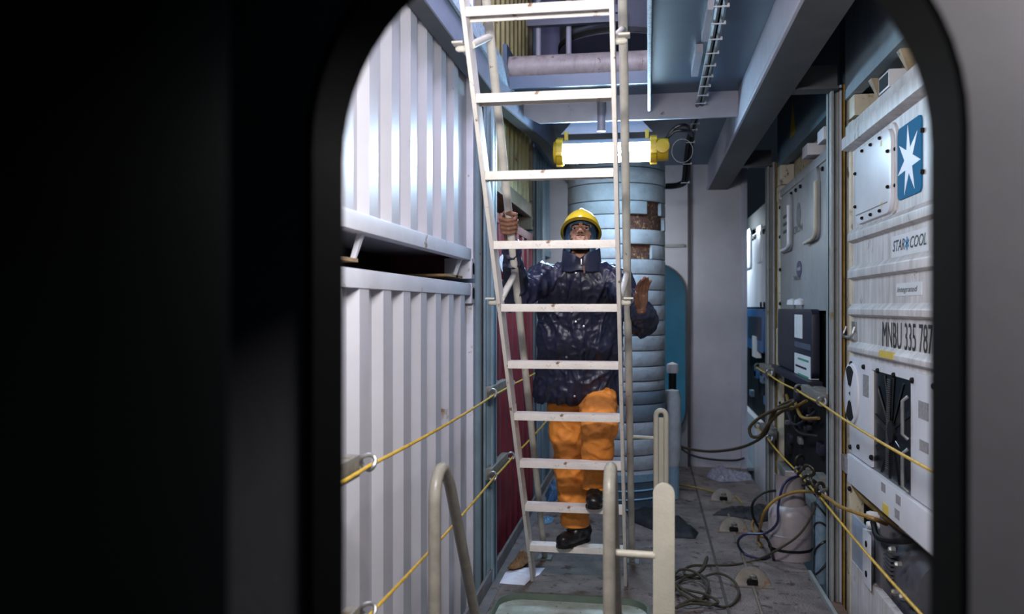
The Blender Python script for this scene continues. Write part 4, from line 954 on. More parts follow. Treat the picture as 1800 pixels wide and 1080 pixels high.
for i, q in enumerate(cpath):
    p = atz(q[0], q[1], 0.01); P.append(Vector((p.x, p.y, 0.008 + 0.014 * (i % 4) + (0.02 if 4 < i < 18 else 0))))
tag(MB().tube(bez(P, 10), 0.0075, 8).build('coiled_cord', M_hemp, smooth=True), 'tangled coil of dark cord on the deck by the guard post', 'rope')

# half-round lashing pads with their bar along the deck
M_pad = mat('lashing_pad_steel', (118, 110, 98), 0.5, 0.1, 0.35, 14, rust=0.35, rust_rgb=(110, 82, 58))
def pad(px, py, label):
    p = atz(px, py, 0.0)
    t = thing('lashing_pad', (p.x, p.y, 0), label, 'lashing eye')
    R0 = 0.105
    pr = [(p.x + R0 * math.cos(a * math.pi / 14), p.y, R0 * 0.95 * math.sin(a * math.pi / 14)) for a in range(15)]
    hole = [(p.x + 0.035 * math.cos(a * math.pi / 8), p.y, 0.004 + 0.030 * math.sin(a * math.pi / 8)) for a in range(9)]
    out = [(q[0] - p.x, q[2]) for q in pr]; ho = [(q[0] - p.x, q[2] + 0.012) for q in hole]
    plate(out, [ho], lambda u, v: (p.x + u, p.y + v * 0.55, v), (0, 0.022, 0)).build('half_round_plate', M_pad, t, bevel=0.004)
    MB().box(p.x - R0 - 0.015, p.x + R0 + 0.015, p.y - 0.03, p.y + 0.10, 0.0, 0.006).build('base_plate', M_pad, t)
    MB().box(p.x - 0.03, p.x + 0.03, p.y + 0.003, p.y + 0.02, 0.006, 0.036).build('eye_recess', M_dark, t)
    MB().lathe([(0.0, 0.0), (0.02, 0.004), (0.022, 0.018), (0.0, 0.03)], (p.x, p.y - 0.02, 0.055), n=10).build('pin', M_pad, t, smooth=True)
    return p
pa_ = pad(1272, 882, 'half-round rusty lashing pad on the deck by the crumpled plastic')
pb_ = pad(1290, 937, 'half-round rusty lashing pad on the deck between the black cloths and the cord')
pc_ = pad(1323, 1032, 'half-round rusty lashing pad on the deck beside the coiled cord')
t = thing('deck_pipe', ((pa_.x + pc_.x) / 2, 5.2, 0), 'thin grey steel bar running along the deck through the lashing pads', 'bar')
for a, b in ((pa_, pb_), (pb_, pc_), (pc_, atz(1345, 1100, 0))):
    d = (b - a); 
    MB().tube([a + d * 0.02 + Vector((0, -0.03, 0.011)), a + d * 0.9 + Vector((0, 0, 0.011))], 0.010, 8).build('bar_length', M_pad, t, smooth=True)

# soft litter: cloths, plastic, paper, rag
def sheet(name, outline, hgt, m, label, cat, seed, zfn=None, n=56, amp=0.02, freq=9.0):
    """crumpled sheet of real thickness lying on the deck; outline in pixels on the deck"""
    P2 = [atz(px, py, 0.0) for px, py in outline]
    x0, x1 = min(p.x for p in P2), max(p.x for p in P2); y0, y1 = min(p.y for p in P2), max(p.y for p in P2)
    poly = [(p.x, p.y) for p in P2]
    def inside(x, y):
        c = False; j = len(poly) - 1
        for i in range(len(poly)):
            if (poly[i][1] > y) != (poly[j][1] > y) and x < (poly[j][0] - poly[i][0]) * (y - poly[i][1]) / (poly[j][1] - poly[i][1]) + poly[i][0]: c = not c
            j = i
        return c
    def edged(x, y):
        d = 9
        for i in range(len(poly)):
            a, b = Vector(poly[i]), Vector(poly[(i + 1) % len(poly)]); ab = b - a
            u = max(0, min(1, (Vector((x, y)) - a).dot(ab) / max(ab.length_squared, 1e-9))); d = min(d, (Vector((x, y)) - a - ab * u).length)
        return d
    bm = bmesh.new(); g = {}
    def near(x, y):
        best = None
        for i in range(len(poly)):
            a, b = Vector(poly[i]), Vector(poly[(i + 1) % len(poly)]); ab = b - a
            u = max(0, min(1, (Vector((x, y)) - a).dot(ab) / max(ab.length_squared, 1e-9))); q = a + ab * u; d = (Vector((x, y)) - q).length
            if best is None or d < best[0]: best = (d, q)
        return best
    st = max((x1 - x0) / n, (y1 - y0) / n) * 1.05
    for i in range(n + 1):
        for j in range(n + 1):
            x, y = x0 + (x1 - x0) * i / n, y0 + (y1 - y0) * j / n
            if not inside(x, y):
                d_, q_ = near(x, y)
                if d_ > st: continue
                x, y = q_.x, q_.y
            e = min(1, edged(x, y) / 0.05)
            z = 0.004 + hgt * (1 - (1 - e) ** 2) * (0.55 + 0.45 * noise.noise((x * freq + seed, y * freq, 0.3))) + amp * e * abs(noise.noise((x * freq * 2.3, y * freq * 2.3 + seed, 1.7)))
            g[i, j] = bm.verts.new((x, y, max(0.004, z)))
    for (i, j) in list(g):
        q = [g.get(k) for k in ((i, j), (i + 1, j), (i + 1, j + 1), (i, j + 1))]
        if all(q): bm.faces.new(q)
    bmesh.ops.recalc_face_normals(bm, faces=bm.faces)
    r = bmesh.ops.extrude_face_region(bm, geom=list(bm.faces))
    for v in [e for e in r['geom'] if isinstance(e, bmesh.types.BMVert)]: v.co.z -= 0.003
    bmesh.ops.delete(bm, geom=[v for v in bm.verts if not v.link_faces], context='VERTS')
    bmesh.ops.recalc_face_normals(bm, faces=bm.faces)
    me = bpy.data.meshes.new(name); bm.to_mesh(me); bm.free()
    me.polygons.foreach_set('use_smooth', [True] * len(me.polygons))
    cx, cy = sum(p.x for p in P2) / len(P2), sum(p.y for p in P2) / len(P2)
    return tag(mesh_obj(name, me, m, None, (cx, cy, 0)), label, cat)
M_cloth = mat('black_cloth', (20, 20, 26), 0.7, 0, 0.3, 30, bump=0.3)
sheet('black_bag', [(1100, 895), (1130, 888), (1165, 903), (1205, 920), (1228, 938), (1222, 948), (1180, 946), (1140, 930), (1105, 915)], 0.05, M_cloth, 'flat black cloth lying on the deck between the ladder and guard post', 'cloth', 2.1)
sheet('black_rag', [(1253, 906), (1275, 897), (1310, 896), (1335, 890), (1362, 900), (1366, 914), (1335, 920), (1308, 912), (1280, 908)], 0.045, M_cloth, 'ragged black cloth lying on the deck beside the gas bottle', 'cloth', 5.3)
M_film = mat('clear_film', (150, 150, 166), 0.12, 0.0, 0.5, 30, spec=0.9)
sheet('plastic_wrap', [(1241, 840), (1250, 826), (1268, 824), (1290, 832), (1320, 836), (1322, 845), (1295, 848), (1262, 848)], 0.03, M_film, 'crumpled clear plastic wrap on the deck before the far bulkhead', 'plastic wrap', 8.2, amp=0.05, freq=15)
sheet('paper_sheet', [(878, 1027), (888, 1008), (905, 998), (935, 1000), (958, 1000), (948, 1012), (935, 1018), (922, 1030)], 0.012, mat('white_paper', (222, 222, 236), 0.7, 0, 0.05, 20), 'white paper sheet lying under the ladder foot', 'paper', 1.2, amp=0.012)
M_leaf = mat('brown_rag', (122, 86, 50), 0.8, 0, 0.5, 30, bump=0.5)
rg = sheet('brown_rag', [(891, 1008), (905, 992), (912, 980), (930, 985), (930, 996), (918, 1006), (902, 1010)], 0.04, M_leaf, 'crumpled rusty brown rag lying on the white paper', 'rag', 3.4, amp=0.05, freq=20)
rg.location.z += 0.028
sheet('blue_rag', [(958, 872), (966, 855), (980, 850), (985, 872), (976, 882), (962, 884)], 0.09, mat('blue_rag_cloth', (46, 84, 122), 0.6, 0, 0.4, 20), 'crumpled blue rag on the deck behind the ladder', 'rag', 4.4, amp=0.08, freq=14)
sheet('blue_scrap', [(945, 918), (958, 908), (975, 912), (970, 920), (955, 923)], 0.012, mat('blue_scrap_film', (92, 130, 160), 0.4), 'scrap of pale blue plastic on the deck behind the ladder', 'plastic scrap', 6.4, amp=0.03, freq=20)
# cable slung from the far bulkhead to the second refrigerated container
hose('power_cable', [(1180, 776, 8.9), (1205, 788, 8.6), (1245, 794, 8.2), (1290, 790, 7.6), (1325, 778, 7.2), (1347, 760, 6.95), (1355, 735, 6.8), (1370, 715, 6.7), (1395, 704, 6.5), (1388, 712, 6.5), (1360, 722, 6.7), (1335, 735, 6.85), (1318, 752, 6.9), (1322, 768, 6.9), (1338, 765, 6.9), (1352, 745, 6.8), (1372, 725, 6.7), (1392, 719, 6.5)], 0.013, mat('olive_cable', (72, 60, 36), 0.5, 0, 0.3, 20), 'brown power cable slung in a loop to the grey-white refrigerated container', 'cable')
hose('slack_cable', [(1185, 780, 8.85), (1215, 800, 8.8), (1250, 808, 8.8), (1290, 810, 8.85), (1308, 806, 8.9)], 0.011, M_cable, 'black slack cable hanging low across the far grey bulkhead', 'cable')
# chain hooks on the lower right bracket
t = thing('hook_cluster', (0.93, 5.3, 0.62), 'tangle of greasy metal hooks hung on the lower wire by the gas bottle', 'hooks')
random.seed(9)
for k in range(7):
    y = 4.95 + 0.11 * k; z = 0.64 + random.uniform(-0.04, 0.05)
    MB().tube([(0.94 + 0.026 * math.cos(a * math.pi / 8 + k), y + 0.022 * math.cos(a * math.pi / 8), z + 0.03 * math.sin(a * math.pi / 8)) for a in range(13)], 0.010, 8).build('hook', mat('greasy_metal', (58, 52, 42), 0.4, 0.5, 0.4, 20), t, smooth=True)
# blue bag behind the bottle
bx = 1.02; SY = 5.33
t = thing('blue_sack', (bx, SY, 0), 'blue plastic sack bound with black cord behind the gas bottle', 'sack')
prof = [(0.0, 0.0), (0.028, 0.0), (0.036, 0.06), (0.033, 0.2), (0.037, 0.34), (0.03, 0.46), (0.03, 0.54), (0.0, 0.56)]
MB().lathe(prof, (bx, SY, 0), n=14).build('sack_body', mat('sack_blue', (110, 134, 152), 0.5, 0, 0.3, 14, bump=0.6, bscale=20), t, smooth=True)
for k in range(4):
    z = 0.1 + 0.11 * k
    MB().tube([(bx + 0.040 * math.cos(a * math.pi / 8), SY + 0.040 * math.sin(a * math.pi / 8), z + 0.05 * math.cos(a * math.pi / 8 + k)) for a in range(16)], 0.006, 6, closed=True).build('binding_cord', M_cable, t, smooth=True)
# ================================================================== PERSON CLIMBING THE LADDER
def proj(p):
    d = Vector(p) - EYE; z = d.dot(FW); return 900 + F_PX * d.dot(RT) / z, 540 - F_PX * d.z / z
class Org:
    """closed rounded pieces, fused into one surface by a voxel remesh"""
    def __init__(s): s.v = []; s.f = []
    def _grid(s, rings, closed_ends=True):
        o = len(s.v); n = len(rings[0])
        for r in rings: s.v += r
        for i in range(len(rings) - 1):
            for j in range(n):
                s.f.append([o + i * n + j, o + i * n + (j + 1) % n, o + (i + 1) * n + (j + 1) % n, o + (i + 1) * n + j])
        s.f.append([o + j for j in range(n)][::-1]); s.f.append([o + (len(rings) - 1) * n + j for j in range(n)])
    def cap(s, p0, r0, p1, r1, n=16, q=5):
        p0, p1 = Vector(p0), Vector(p1); t = (p1 - p0)
        t = t.normalized() if t.length > 1e-6 else Vector((0, 0, 1))
        u = t.orthogonal().normalized(); v = t.cross(u); rings = []
        for k in range(q):
            a = math.pi / 2 * (1 - (k + 0.15) / q); c, h = math.cos(a), math.sin(a)
            rings.append([p0 - t * r0 * h + (u * math.cos(2 * math.pi * j / n) + v * math.sin(2 * math.pi * j / n)) * r0 * c for j in range(n)])
        for k in range(q):
            a = math.pi / 2 * ((k + 0.0) / q); c, h = math.cos(a), math.sin(a)
            rings.append([p1 + t * r1 * h + (u * math.cos(2 * math.pi * j / n) + v * math.sin(2 * math.pi * j / n)) * r1 * max(c, 0.05) for j in range(n)])
        s._grid(rings); return s
    def chain(s, pr):
        for (p0, r0), (p1, r1) in zip(pr[:-1], pr[1:]): s.cap(p0, r0, p1, r1)
        return s
    def ell(s, c, rad, M=None, n=20, q=12):
        c = Vector(c); rings = []
        for i in range(q):
            a = -math.pi / 2 + math.pi * (i + 0.3) / (q - 0.4); cc = math.cos(a)
            r = []
            for j in range(n):
                p = Vector((rad[0] * cc * math.cos(2 * math.pi * j / n), rad[1] * cc * math.sin(2 * math.pi * j / n), rad[2] * math.sin(a)))
                r.append(c + (M @ p if M else p))
            rings.append(r)
        s._grid(rings); return s
    def loft(s, secs, n=32, p=2.5):
        """sections (centre, half width x, half depth y): superellipses stacked"""
        rings = []
        for c, rx, ry in secs:
            r = []
            for j in range(n):
                a = 2 * math.pi * j / n; ca, sa = math.cos(a), math.sin(a)
                r.append(Vector(c) + Vector((rx * math.copysign(abs(ca) ** (2 / p), ca), ry * math.copysign(abs(sa) ** (2 / p), sa), 0)))
            rings.append(r)
        s._grid(rings); return s
    def xf(s, M, start):
        for i in range(start, len(s.v)): s.v[i] = M @ s.v[i]
    def fuse(s, name, voxel, iters=3, fac=0.5):
        me = bpy.data.meshes.new(name)
        me.from_pydata([tuple(p) for p in s.v], [], s.f); me.update()
        bm = bmesh.new(); bm.from_mesh(me); bmesh.ops.recalc_face_normals(bm, faces=bm.faces); bm.to_mesh(me); bm.free()
        o = bpy.data.objects.new('tmp', me); COL.objects.link(o)
        m = o.modifiers.new('r', 'REMESH'); m.mode = 'VOXEL'; m.voxel_size = voxel
        if iters:
            k = o.modifiers.new('s', 'SMOOTH'); k.iterations = iters; k.factor = fac
        bpy.context.view_layer.update()
        out = bpy.data.meshes.new_from_object(o.evaluated_get(bpy.context.evaluated_depsgraph_get()))
        COL.objects.unlink(o); bpy.data.objects.remove(o); bpy.data.meshes.remove(me)
        out.name = name; out.materials.clear()
        out.polygons.foreach_set('use_smooth', [True] * len(out.polygons))
        return out
def displace(me, fn):
    nn = [v.vector.copy() for v in me.vertex_normals]
    for v, nv in zip(me.vertices, nn): v.co += nv * fn(v.co, nv)
    me.update()

# --- joints, from the photograph, at the depth where he stands on the ladder's far side
J = lambda px, py, Y: aty(px, py, Y)
HEAD = J(1021, 416, 4.70)
SH_R, EL_R, WR_R = J(955, 490, 4.72), J(906, 522, 4.44), J(899, 436, 4.24)
SH_L, EL_L, WR_L = J(1086, 500, 4.74), J(1130, 566, 4.62), J(1127, 545, 4.37)
HIP_R, KN_R, AN_R = J(998, 690, 5.00), J(1000, 795, 4.98), J(1013, 925, 5.00)
HIP_L, KN_L, AN_L = J(1052, 690, 4.95), J(1054, 765, 4.64), J(1045, 862, 4.83)
per = thing('person', (HEAD.x, 4.97, 0.264), 'person in navy jacket, orange trousers and yellow hard hat climbing the ladder, looking up', 'person')

M_skin = mat('brown_skin', (196, 148, 122), 0.5, 0, 0.15, 30, spec=0.4)
M_skin.node_tree.nodes['Principled BSDF'].inputs['Subsurface Weight'].default_value = 0.08
M_beard = mat('dark_beard', (34, 24, 22), 0.7, 0, 0.4, 60)
M_eyew = mat('eye_white', (216, 208, 204), 0.25, 0, 0.05, 10)
M_iris = mat('eye_dark', (40, 28, 26), 0.2, 0, 0.1, 10)
M_hand = mat('hand_skin_highlights', (122, 82, 62), 0.5, 0, 0.5, 26, rust=0.22, rust_rgb=(190, 160, 126))  # pale blotches put the fingers' highlights into the skin colour

HM = Matrix.Translation(HEAD) @ Matrix.Rotation(math.radians(-25), 4, 'X') @ Matrix.Rotation(math.radians(3), 4, 'Z')
B = Org()
# head (local: face towards -Y, origin between the eyes' height and the skull centre)
s0 = len(B.v)
B.ell((0, 0.012, 0.028), (0.076, 0.094, 0.092)).ell((0, -0.018, -0.03), (0.064, 0.068, 0.08)).ell((0, -0.03, -0.072), (0.052, 0.052, 0.042))
B.cap((-0.012, -0.070, -0.100), 0.020, (0.012, -0.070, -0.100), 0.020)                        # chin
B.cap((0, -0.086, 0.010), 0.009, (0, -0.108, -0.024), 0.0115)                                # nose
for sx in (-1, 1):
    B.ell((sx * 0.0125, -0.098, -0.028), (0.009, 0.011, 0.008))                              # nostril wings
    B.cap((sx * 0.012, -0.083, 0.024), 0.0095, (sx * 0.050, -0.067, 0.026), 0.010)           # brow ridge
    B.ell((sx * 0.043, -0.055, -0.016), (0.018, 0.022, 0.018))                               # cheekbones
    B.ell((sx * 0.076, 0.012, -0.006), (0.010, 0.02, 0.032))                                 # ears
    B.ell((sx * 0.032, -0.0735, 0.004), (0.0155, 0.0125, 0.0105))                            # eyelids/eyeballs
B.cap((-0.020, -0.084, -0.052), 0.0075, (0.020, -0.084, -0.052), 0.0075).cap((0, -0.091, -0.051), 0.007, (0, -0.090, -0.052), 0.007)
B.cap((-0.017, -0.082, -0.064), 0.008, (0.017, -0.082, -0.064), 0.008)
B.xf(HM, s0)
NECK = HM @ Vector((0, 0.055, -0.09)); CH = Vector((HEAD.x, 4.78, HEAD.z - 0.26))
B.cap(NECK, 0.056, CH, 0.062)
# trunk, arms, legs
B.loft([((HEAD.x, 4.99, HIP_R.z - 0.06), 0.13, 0.09), ((HEAD.x, 4.98, HIP_R.z + 0.12), 0.13, 0.09), ((HEAD.x, 4.92, HIP_R.z + 0.3), 0.14, 0.09), ((HEAD.x, 4.84, CH.z - 0.08), 0.15, 0.08), ((HEAD.x, 4.80, CH.z + 0.0), 0.09, 0.06)])
B.chain([(SH_R, 0.05), (EL_R, 0.04), (WR_R, 0.029)]).chain([(SH_L, 0.05), (EL_L, 0.04), (WR_L, 0.029)])
B.chain([(HIP_R, 0.075), (KN_R, 0.052), (AN_R, 0.036)]).chain([(HIP_L, 0.075), (KN_L, 0.052), (AN_L, 0.036)])
# his right hand closed round the handrail
xa = LX0 + 0.03
zz_ = 2.0
for _ in range(40):
    py = proj((xa, hy(zz_), zz_))[1]; zz_ += (py - 392) * 0.0015
GC = Vector((xa, hy(zz_), zz_))
u_ = along.copy(); r_ = Vector((1, 0, 0)); f_ = u_.cross(r_); f_ = f_ if f_.y < 0 else -f_      # up the rail, to the right, towards the camera
G = lambda r, f, u: GC + r_ * r + f_ * f + u_ * u
kn = []
for i, (u, ln) in enumerate(((0.036, 1.0), (0.0125, 1.06), (-0.0115, 1.0), (-0.035, 0.86))):
    k0 = G(-0.040, -0.010, u); kn.append(k0)
    B.chain([(k0, 0.0118), (G(-0.038, 0.026, u + 0.001), 0.0112), (G(-0.004, 0.037, u - 0.001), 0.0104), (G(0.030 * ln, 0.022, u - 0.003), 0.0096), (G(0.034 * ln, -0.004, u - 0.003), 0.0086)])
for k0, w0 in zip(kn, (0.012, 0.004, -0.004, -0.012)):
    B.chain([(k0, 0.0135), (G(-0.034, -0.040, -0.03 + w0), 0.017), (WR_R, 0.027)])
B.chain([(G(-0.036, -0.038, -0.01), 0.017), (G(-0.022, -0.026, 0.040), 0.014), (G(0.000, 0.014, 0.062), 0.0125), (G(0.024, 0.028, 0.066), 0.0115), (G(0.040, 0.028, 0.063), 0.0098)])   # thumb over the top
# his left hand open beside the right handrail, fingers up
hd = (J(1127, 500, 4.34) - WR_L).normalized()
side = Vector((0.80, 0.60, 0)).normalized(); side = (side - hd * side.dot(hd)).normalized(); pn = hd.cross(side)
Hh = lambda s, h, n_: WR_L + side * s + hd * h + pn * n_
for i, (s_, ln) in enumerate(((-0.030, 0.070), (-0.010, 0.082), (0.010, 0.077), (0.029, 0.060))):
    k0 = Hh(s_, 0.092 - 0.004 * abs(i - 1), 0)
    B.chain([(WR_L, 0.026), (Hh(s_ * 0.8, 0.045, 0), 0.0165), (k0, 0.0125)])
    B.chain([(k0, 0.0112), (Hh(s_ * 1.02, 0.092 + ln * 0.45, -0.012), 0.0102), (Hh(s_ * 0.98, 0.092 + ln * 0.78, -0.028), 0.0092), (Hh(s_ * 0.92, 0.092 + ln, -0.042), 0.0082)])
B.chain([(Hh(-0.016, 0.020, -0.005), 0.018), (Hh(-0.044, 0.050, -0.022), 0.0135), (Hh(-0.056, 0.078, -0.034), 0.0112), (Hh(-0.060, 0.102, -0.040), 0.0095)])
# feet inside the boots
B.cap(AN_R, 0.036, (AN_R.x, AN_R.y + 0.02, 0.34), 0.03).cap(AN_L, 0.036, (AN_L.x, AN_L.y + 0.01, 0.62), 0.03)
me = B.fuse('body', 0.0042, 2, 0.5)
HI = HM.inverted()
mi = []
for p in me.polygons:
    c = p.center; l = HI @ c; m = 0
    if -0.2 < l.z < 0.13 and abs(l.x) < 0.1 and -0.2 < l.y < 0.15 and c.z > CH.z - 0.05:
        if l.y < 0:
            for sx in (-1, 1):
                ex, ez = l.x - sx * 0.032, l.z - 0.003
                if (ex / 0.0145) ** 2 + (ez / 0.0054) ** 2 < 1: m = 2
                if (ex / 0.0068) ** 2 + ((ez - 0.0015) / 0.0052) ** 2 < 1: m = 3
                if abs(l.z - (0.0245 - 5.0 * max(0, abs(l.x) - 0.034) ** 2 * 3)) < 0.0048 and 0.010 < abs(l.x) < 0.053: m = 1      # eyebrows
            if l.y < -0.068 and -0.045 < l.z < -0.037 and abs(l.x) < 0.024: m = 1                      # moustache
            if l.z < -0.070 and l.y < -0.01 and not (l.z > -0.072 and abs(l.x) < 0.02): m = 1            # beard
            if (abs(l.x) - 0.007) ** 2 / 0.0042 ** 2 + (l.y + 0.101) ** 2 / 0.007 ** 2 < 1 and l.z < -0.031 and l.z > -0.042: m = 1   # nostrils
            if abs(l.x) > 0.042 and l.z < -0.048: m = 1
    elif (c - GC).length < 0.13 or (c - WR_L).length < 0.24: m = 4
    mi.append(m)
me.polygons.foreach_set('material_index', mi)
body = mesh_obj('body', me, [M_skin, M_beard, M_eyew, M_iris, M_hand], per)
me.polygons.foreach_set('material_index', mi)

# --- knitted hood under the helmet
M_hood = mat('blue_knit', (58, 92, 120), 0.85, 0, 0.3, 80, bump=0.5, bscale=260)
hb = bmesh.new(); nA, nB = 56, 44; grid = []
for i in range(nB + 1):
    zt_ = 0.128 - 0.248 * i / nB
    row = []
    for j in range(nA):
        a = 2 * math.pi * j / nA
        if zt_ > -0.03:
            k = math.sqrt(max(0.0004, 1 - ((zt_ - 0.0) / 0.129) ** 2)) if zt_ > 0 else 1.0
            rx, ry, cy0 = 0.087 * k, 0.106 * k, 0.012
        else:
            q = min(1, (-0.03 - zt_) / 0.117); rx, ry, cy0 = 0.087 - 0.012 * q, 0.106 - 0.026 * q, 0.012 + 0.004 * q
        row.append(hb.verts.new((rx * math.cos(a), cy0 + ry * math.sin(a), zt_)))
    grid.append(row)
for i in range(nB):
    for j in range(nA):
        q = [grid[i][j], grid[i][(j + 1) % nA], grid[i + 1][(j + 1) % nA], grid[i + 1][j]]
        c = sum((v.co for v in q), Vector()) / 4
        if c.y < 0 and (c.x / 0.060) ** 2 + ((c.z + 0.040) / (0.082 if c.z > -0.04 else 0.2)) ** 2 < 1: continue      # face opening
        hb.faces.new(q)
bmesh.ops.recalc_face_normals(hb, faces=hb.faces)
bmesh.ops.solidify(hb, geom=list(hb.faces), thickness=0.006)
bmesh.ops.delete(hb, geom=[v for v in hb.verts if not v.link_faces], context='VERTS')
hm = bpy.data.meshes.new('hood'); hb.to_mesh(hm); hb.free(); hm.transform(HM)
hm.polygons.foreach_set('use_smooth', [True] * len(hm.polygons))
mesh_obj('knitted_hood', hm, M_hood, per)
# --- helmet
M_helm = mat('helmet_yellow', (226, 196, 44), 0.28, 0, 0.06, 10, coat=0.3)
KM = HM @ Matrix.Translation((0, 0.012, 0.036)) @ Matrix.Rotation(math.radians(-4), 4, 'X')
hb = MB(); nA, nB = 60, 16; vs = []; fs = []
def hpt(a, ph, off=0.0):
    x, y, z = 0.104 * math.cos(ph) * math.cos(a), 0.130 * math.cos(ph) * math.sin(a), 0.120 * math.sin(ph)
    rid = 0.009 * math.exp(-(x / 0.014) ** 2) * max(0, math.sin(ph)) ** 0.5
    n_ = Vector((x / 0.104 ** 2, y / 0.13 ** 2, z / 0.120 ** 2)).normalized()
    return Vector((x, y, z)) + n_ * (rid + off)
outer = [[hpt(2 * math.pi * j / nA, math.pi / 2 * (1 - i / nB) * 0.995) for j in range(nA)] for i in range(nB + 1)]
def brim(a):
    fr = max(0, -math.sin(a)) ** 3
    p = hpt(a, 0.0); d = Vector((p.x, p.y, 0)).normalized()
    return p + d * (0.010 + 0.032 * fr) + Vector((0, 0, -0.008 - 0.006 * fr))
rows = outer + [[brim(2 * math.pi * j / nA) for j in range(nA)], [brim(2 * math.pi * j / nA) + Vector((0, 0, -0.004)) for j in range(nA)]]
rows += [[hpt(2 * math.pi * j / nA, 0, -0.005) + Vector((0, 0, -0.006)) for j in range(nA)]] + [[hpt(2 * math.pi * j / nA, math.pi / 2 * (i / 8) * 0.99, -0.005) for j in range(nA)] for i in range(1, 9)]
n = nA
hb._add([KM @ p for r in rows for p in r], [(i * n + j, i * n + (j + 1) % n, (i + 1) * n + (j + 1) % n, (i + 1) * n + j) for i in range(len(rows) - 1) for j in range(n)])
hel = hb.build('hard_hat', M_helm, per, smooth=True, angle=50)
MB().tube([KM @ Vector((0.094 * math.cos(a * math.pi / 20), 0.115 * math.sin(a * math.pi / 20), 0.004)) for a in range(40)], 0.006, 6, closed=True).build('headband', M_hole, hel, smooth=True)
MB().tube(bez([HM @ Vector(q) for q in ((-0.096, 0.0, 0.03), (-0.086, -0.03, -0.06), (-0.052, -0.075, -0.118), (-0.006, -0.094, -0.128), (0.044, -0.078, -0.118), (0.086, -0.03, -0.06), (0.096, 0.0, 0.03))]), 0.0035, 6).build('chin_strap', mat('strap_grey', (70, 58, 54), 0.6), hel, smooth=True)
MB().obox(HM @ Vector((-0.006, -0.096, -0.128)), (0.008, 0, 0), (0, 0.004, 0), (0, 0, 0.006)).build('strap_buckle', M_hole, hel, bevel=0.002)

# --- jacket
M_jac = mat('navy_waterproof', (27, 31, 56), 0.42, 0, 0.25, 14, bump=0.25, bscale=34, spec=0.6)
Jk = Org(); k = 1 / 1500
def sec(cx, py, Y, hw, d): c = J(cx, py, Y); return (c, hw * Y * k, d)
Jk.loft([sec(1014, 706, 5.00, 73, 0.165), sec(1015, 690, 4.99, 75, 0.175), sec(1017, 650, 4.96, 74, 0.18), sec(1019, 600, 4.92, 72, 0.175), sec(1019, 560, 4.89, 71, 0.165), sec(1019, 525, 4.84, 73, 0.155), sec(1020, 500, 4.80, 76, 0.14), sec(1020, 484, 4.78, 73, 0.12), sec(1021, 472, 4.76, 54, 0.10), sec(1022, 464, 4.75, 40, 0.088)], 40)
Jk.chain([(J(968, 492, 4.78), 0.095), (SH_R, 0.088), (EL_R + Vector((0, 0.01, -0.01)), 0.074), (WR_R + Vector((0, 0.02, -0.03)), 0.047), (WR_R + Vector((0, 0.0, 0.0)), 0.044)])
Jk.chain([(J(1070, 496, 4.78), 0.095), (SH_L, 0.088), (EL_L, 0.080), (WR_L + (EL_L - WR_L) * 0.12, 0.056)])
me = Jk.fuse('jacket', 0.0085, 4, 0.5)
def jw(c, nv):
    w_ = 0.35 * noise.noise((c.x * 3, c.y * 3, c.z * 3 + 7)); t = noise.noise((c.x * 11 + w_ * 4, c.y * 9, c.z * 5 - c.x * 6 + w_ * 5)); t2 = noise.noise((c.x * 20 - c.z * 12, c.y * 16, c.z * 16 + c.x * 12)); t3 = noise.noise((c.x * 44, c.y * 40, c.z * 30 + 4))
    return 0.016 * max(0, 1 - abs(t) * 3.6) + 0.008 * max(0, 1 - abs(t2) * 3.2) - 0.006 + 0.003 * t3
displace(me, jw)
jac = mesh_obj('jacket', me, M_jac, per)
# stand-up collar
cc = J(1022, 468, 4.725); ct = J(1022, 449, 4.70)
col_ = MB(); rows = []; n = 44
for (c, rx, ry, dz) in ((cc + Vector((0, 0, -0.03)), 0.122, 0.125, 0), (cc, 0.112, 0.116, 0), (ct, 0.104, 0.112, 0), (ct + Vector((0, 0, 0.006)), 0.099, 0.107, 0), (ct, 0.092, 0.100, 0), (cc + Vector((0, 0, -0.01)), 0.090, 0.083, 0)):
    row = []
    for j in range(n):
        a = 2 * math.pi * j / n; fr = max(0, -math.sin(a))
        notch = math.exp(-((a - 1.5 * math.pi) / 0.22) ** 2)
        row.append(c + Vector((rx * math.cos(a), ry * math.sin(a), 0.030 * (1 - fr) * (c.z - cc.z) / 0.06 - 0.030 * notch * max(0, (c.z - cc.z) / 0.06) + 0.004 * math.sin(a * 7))))
    rows.append(row)
col_._add([p for r in rows for p in r], [(i * n + j, i * n + (j + 1) % n, (i + 1) * n + (j + 1) % n, (i + 1) * n + j) for i in range(len(rows) - 1) for j in range(n)])
col_.build('collar', M_jac, jac, smooth=True, angle=70)
def front(px, py):        # point on the jacket front along a pixel's ray
    best = None; o0 = EYE; d = ray(px, py).normalized()
    from mathutils.bvhtree import BVHTree
    global JBVH
    try: JBVH
    except NameError:
        off = ORG['jacket']; JBVH = BVHTree.FromPolygons([v.co + off for v in me.vertices], [list(p.vertices) for p in me.polygons])
    h = JBVH.ray_cast(o0, d); return h[0] if h[0] else J(px, py, 4.72)
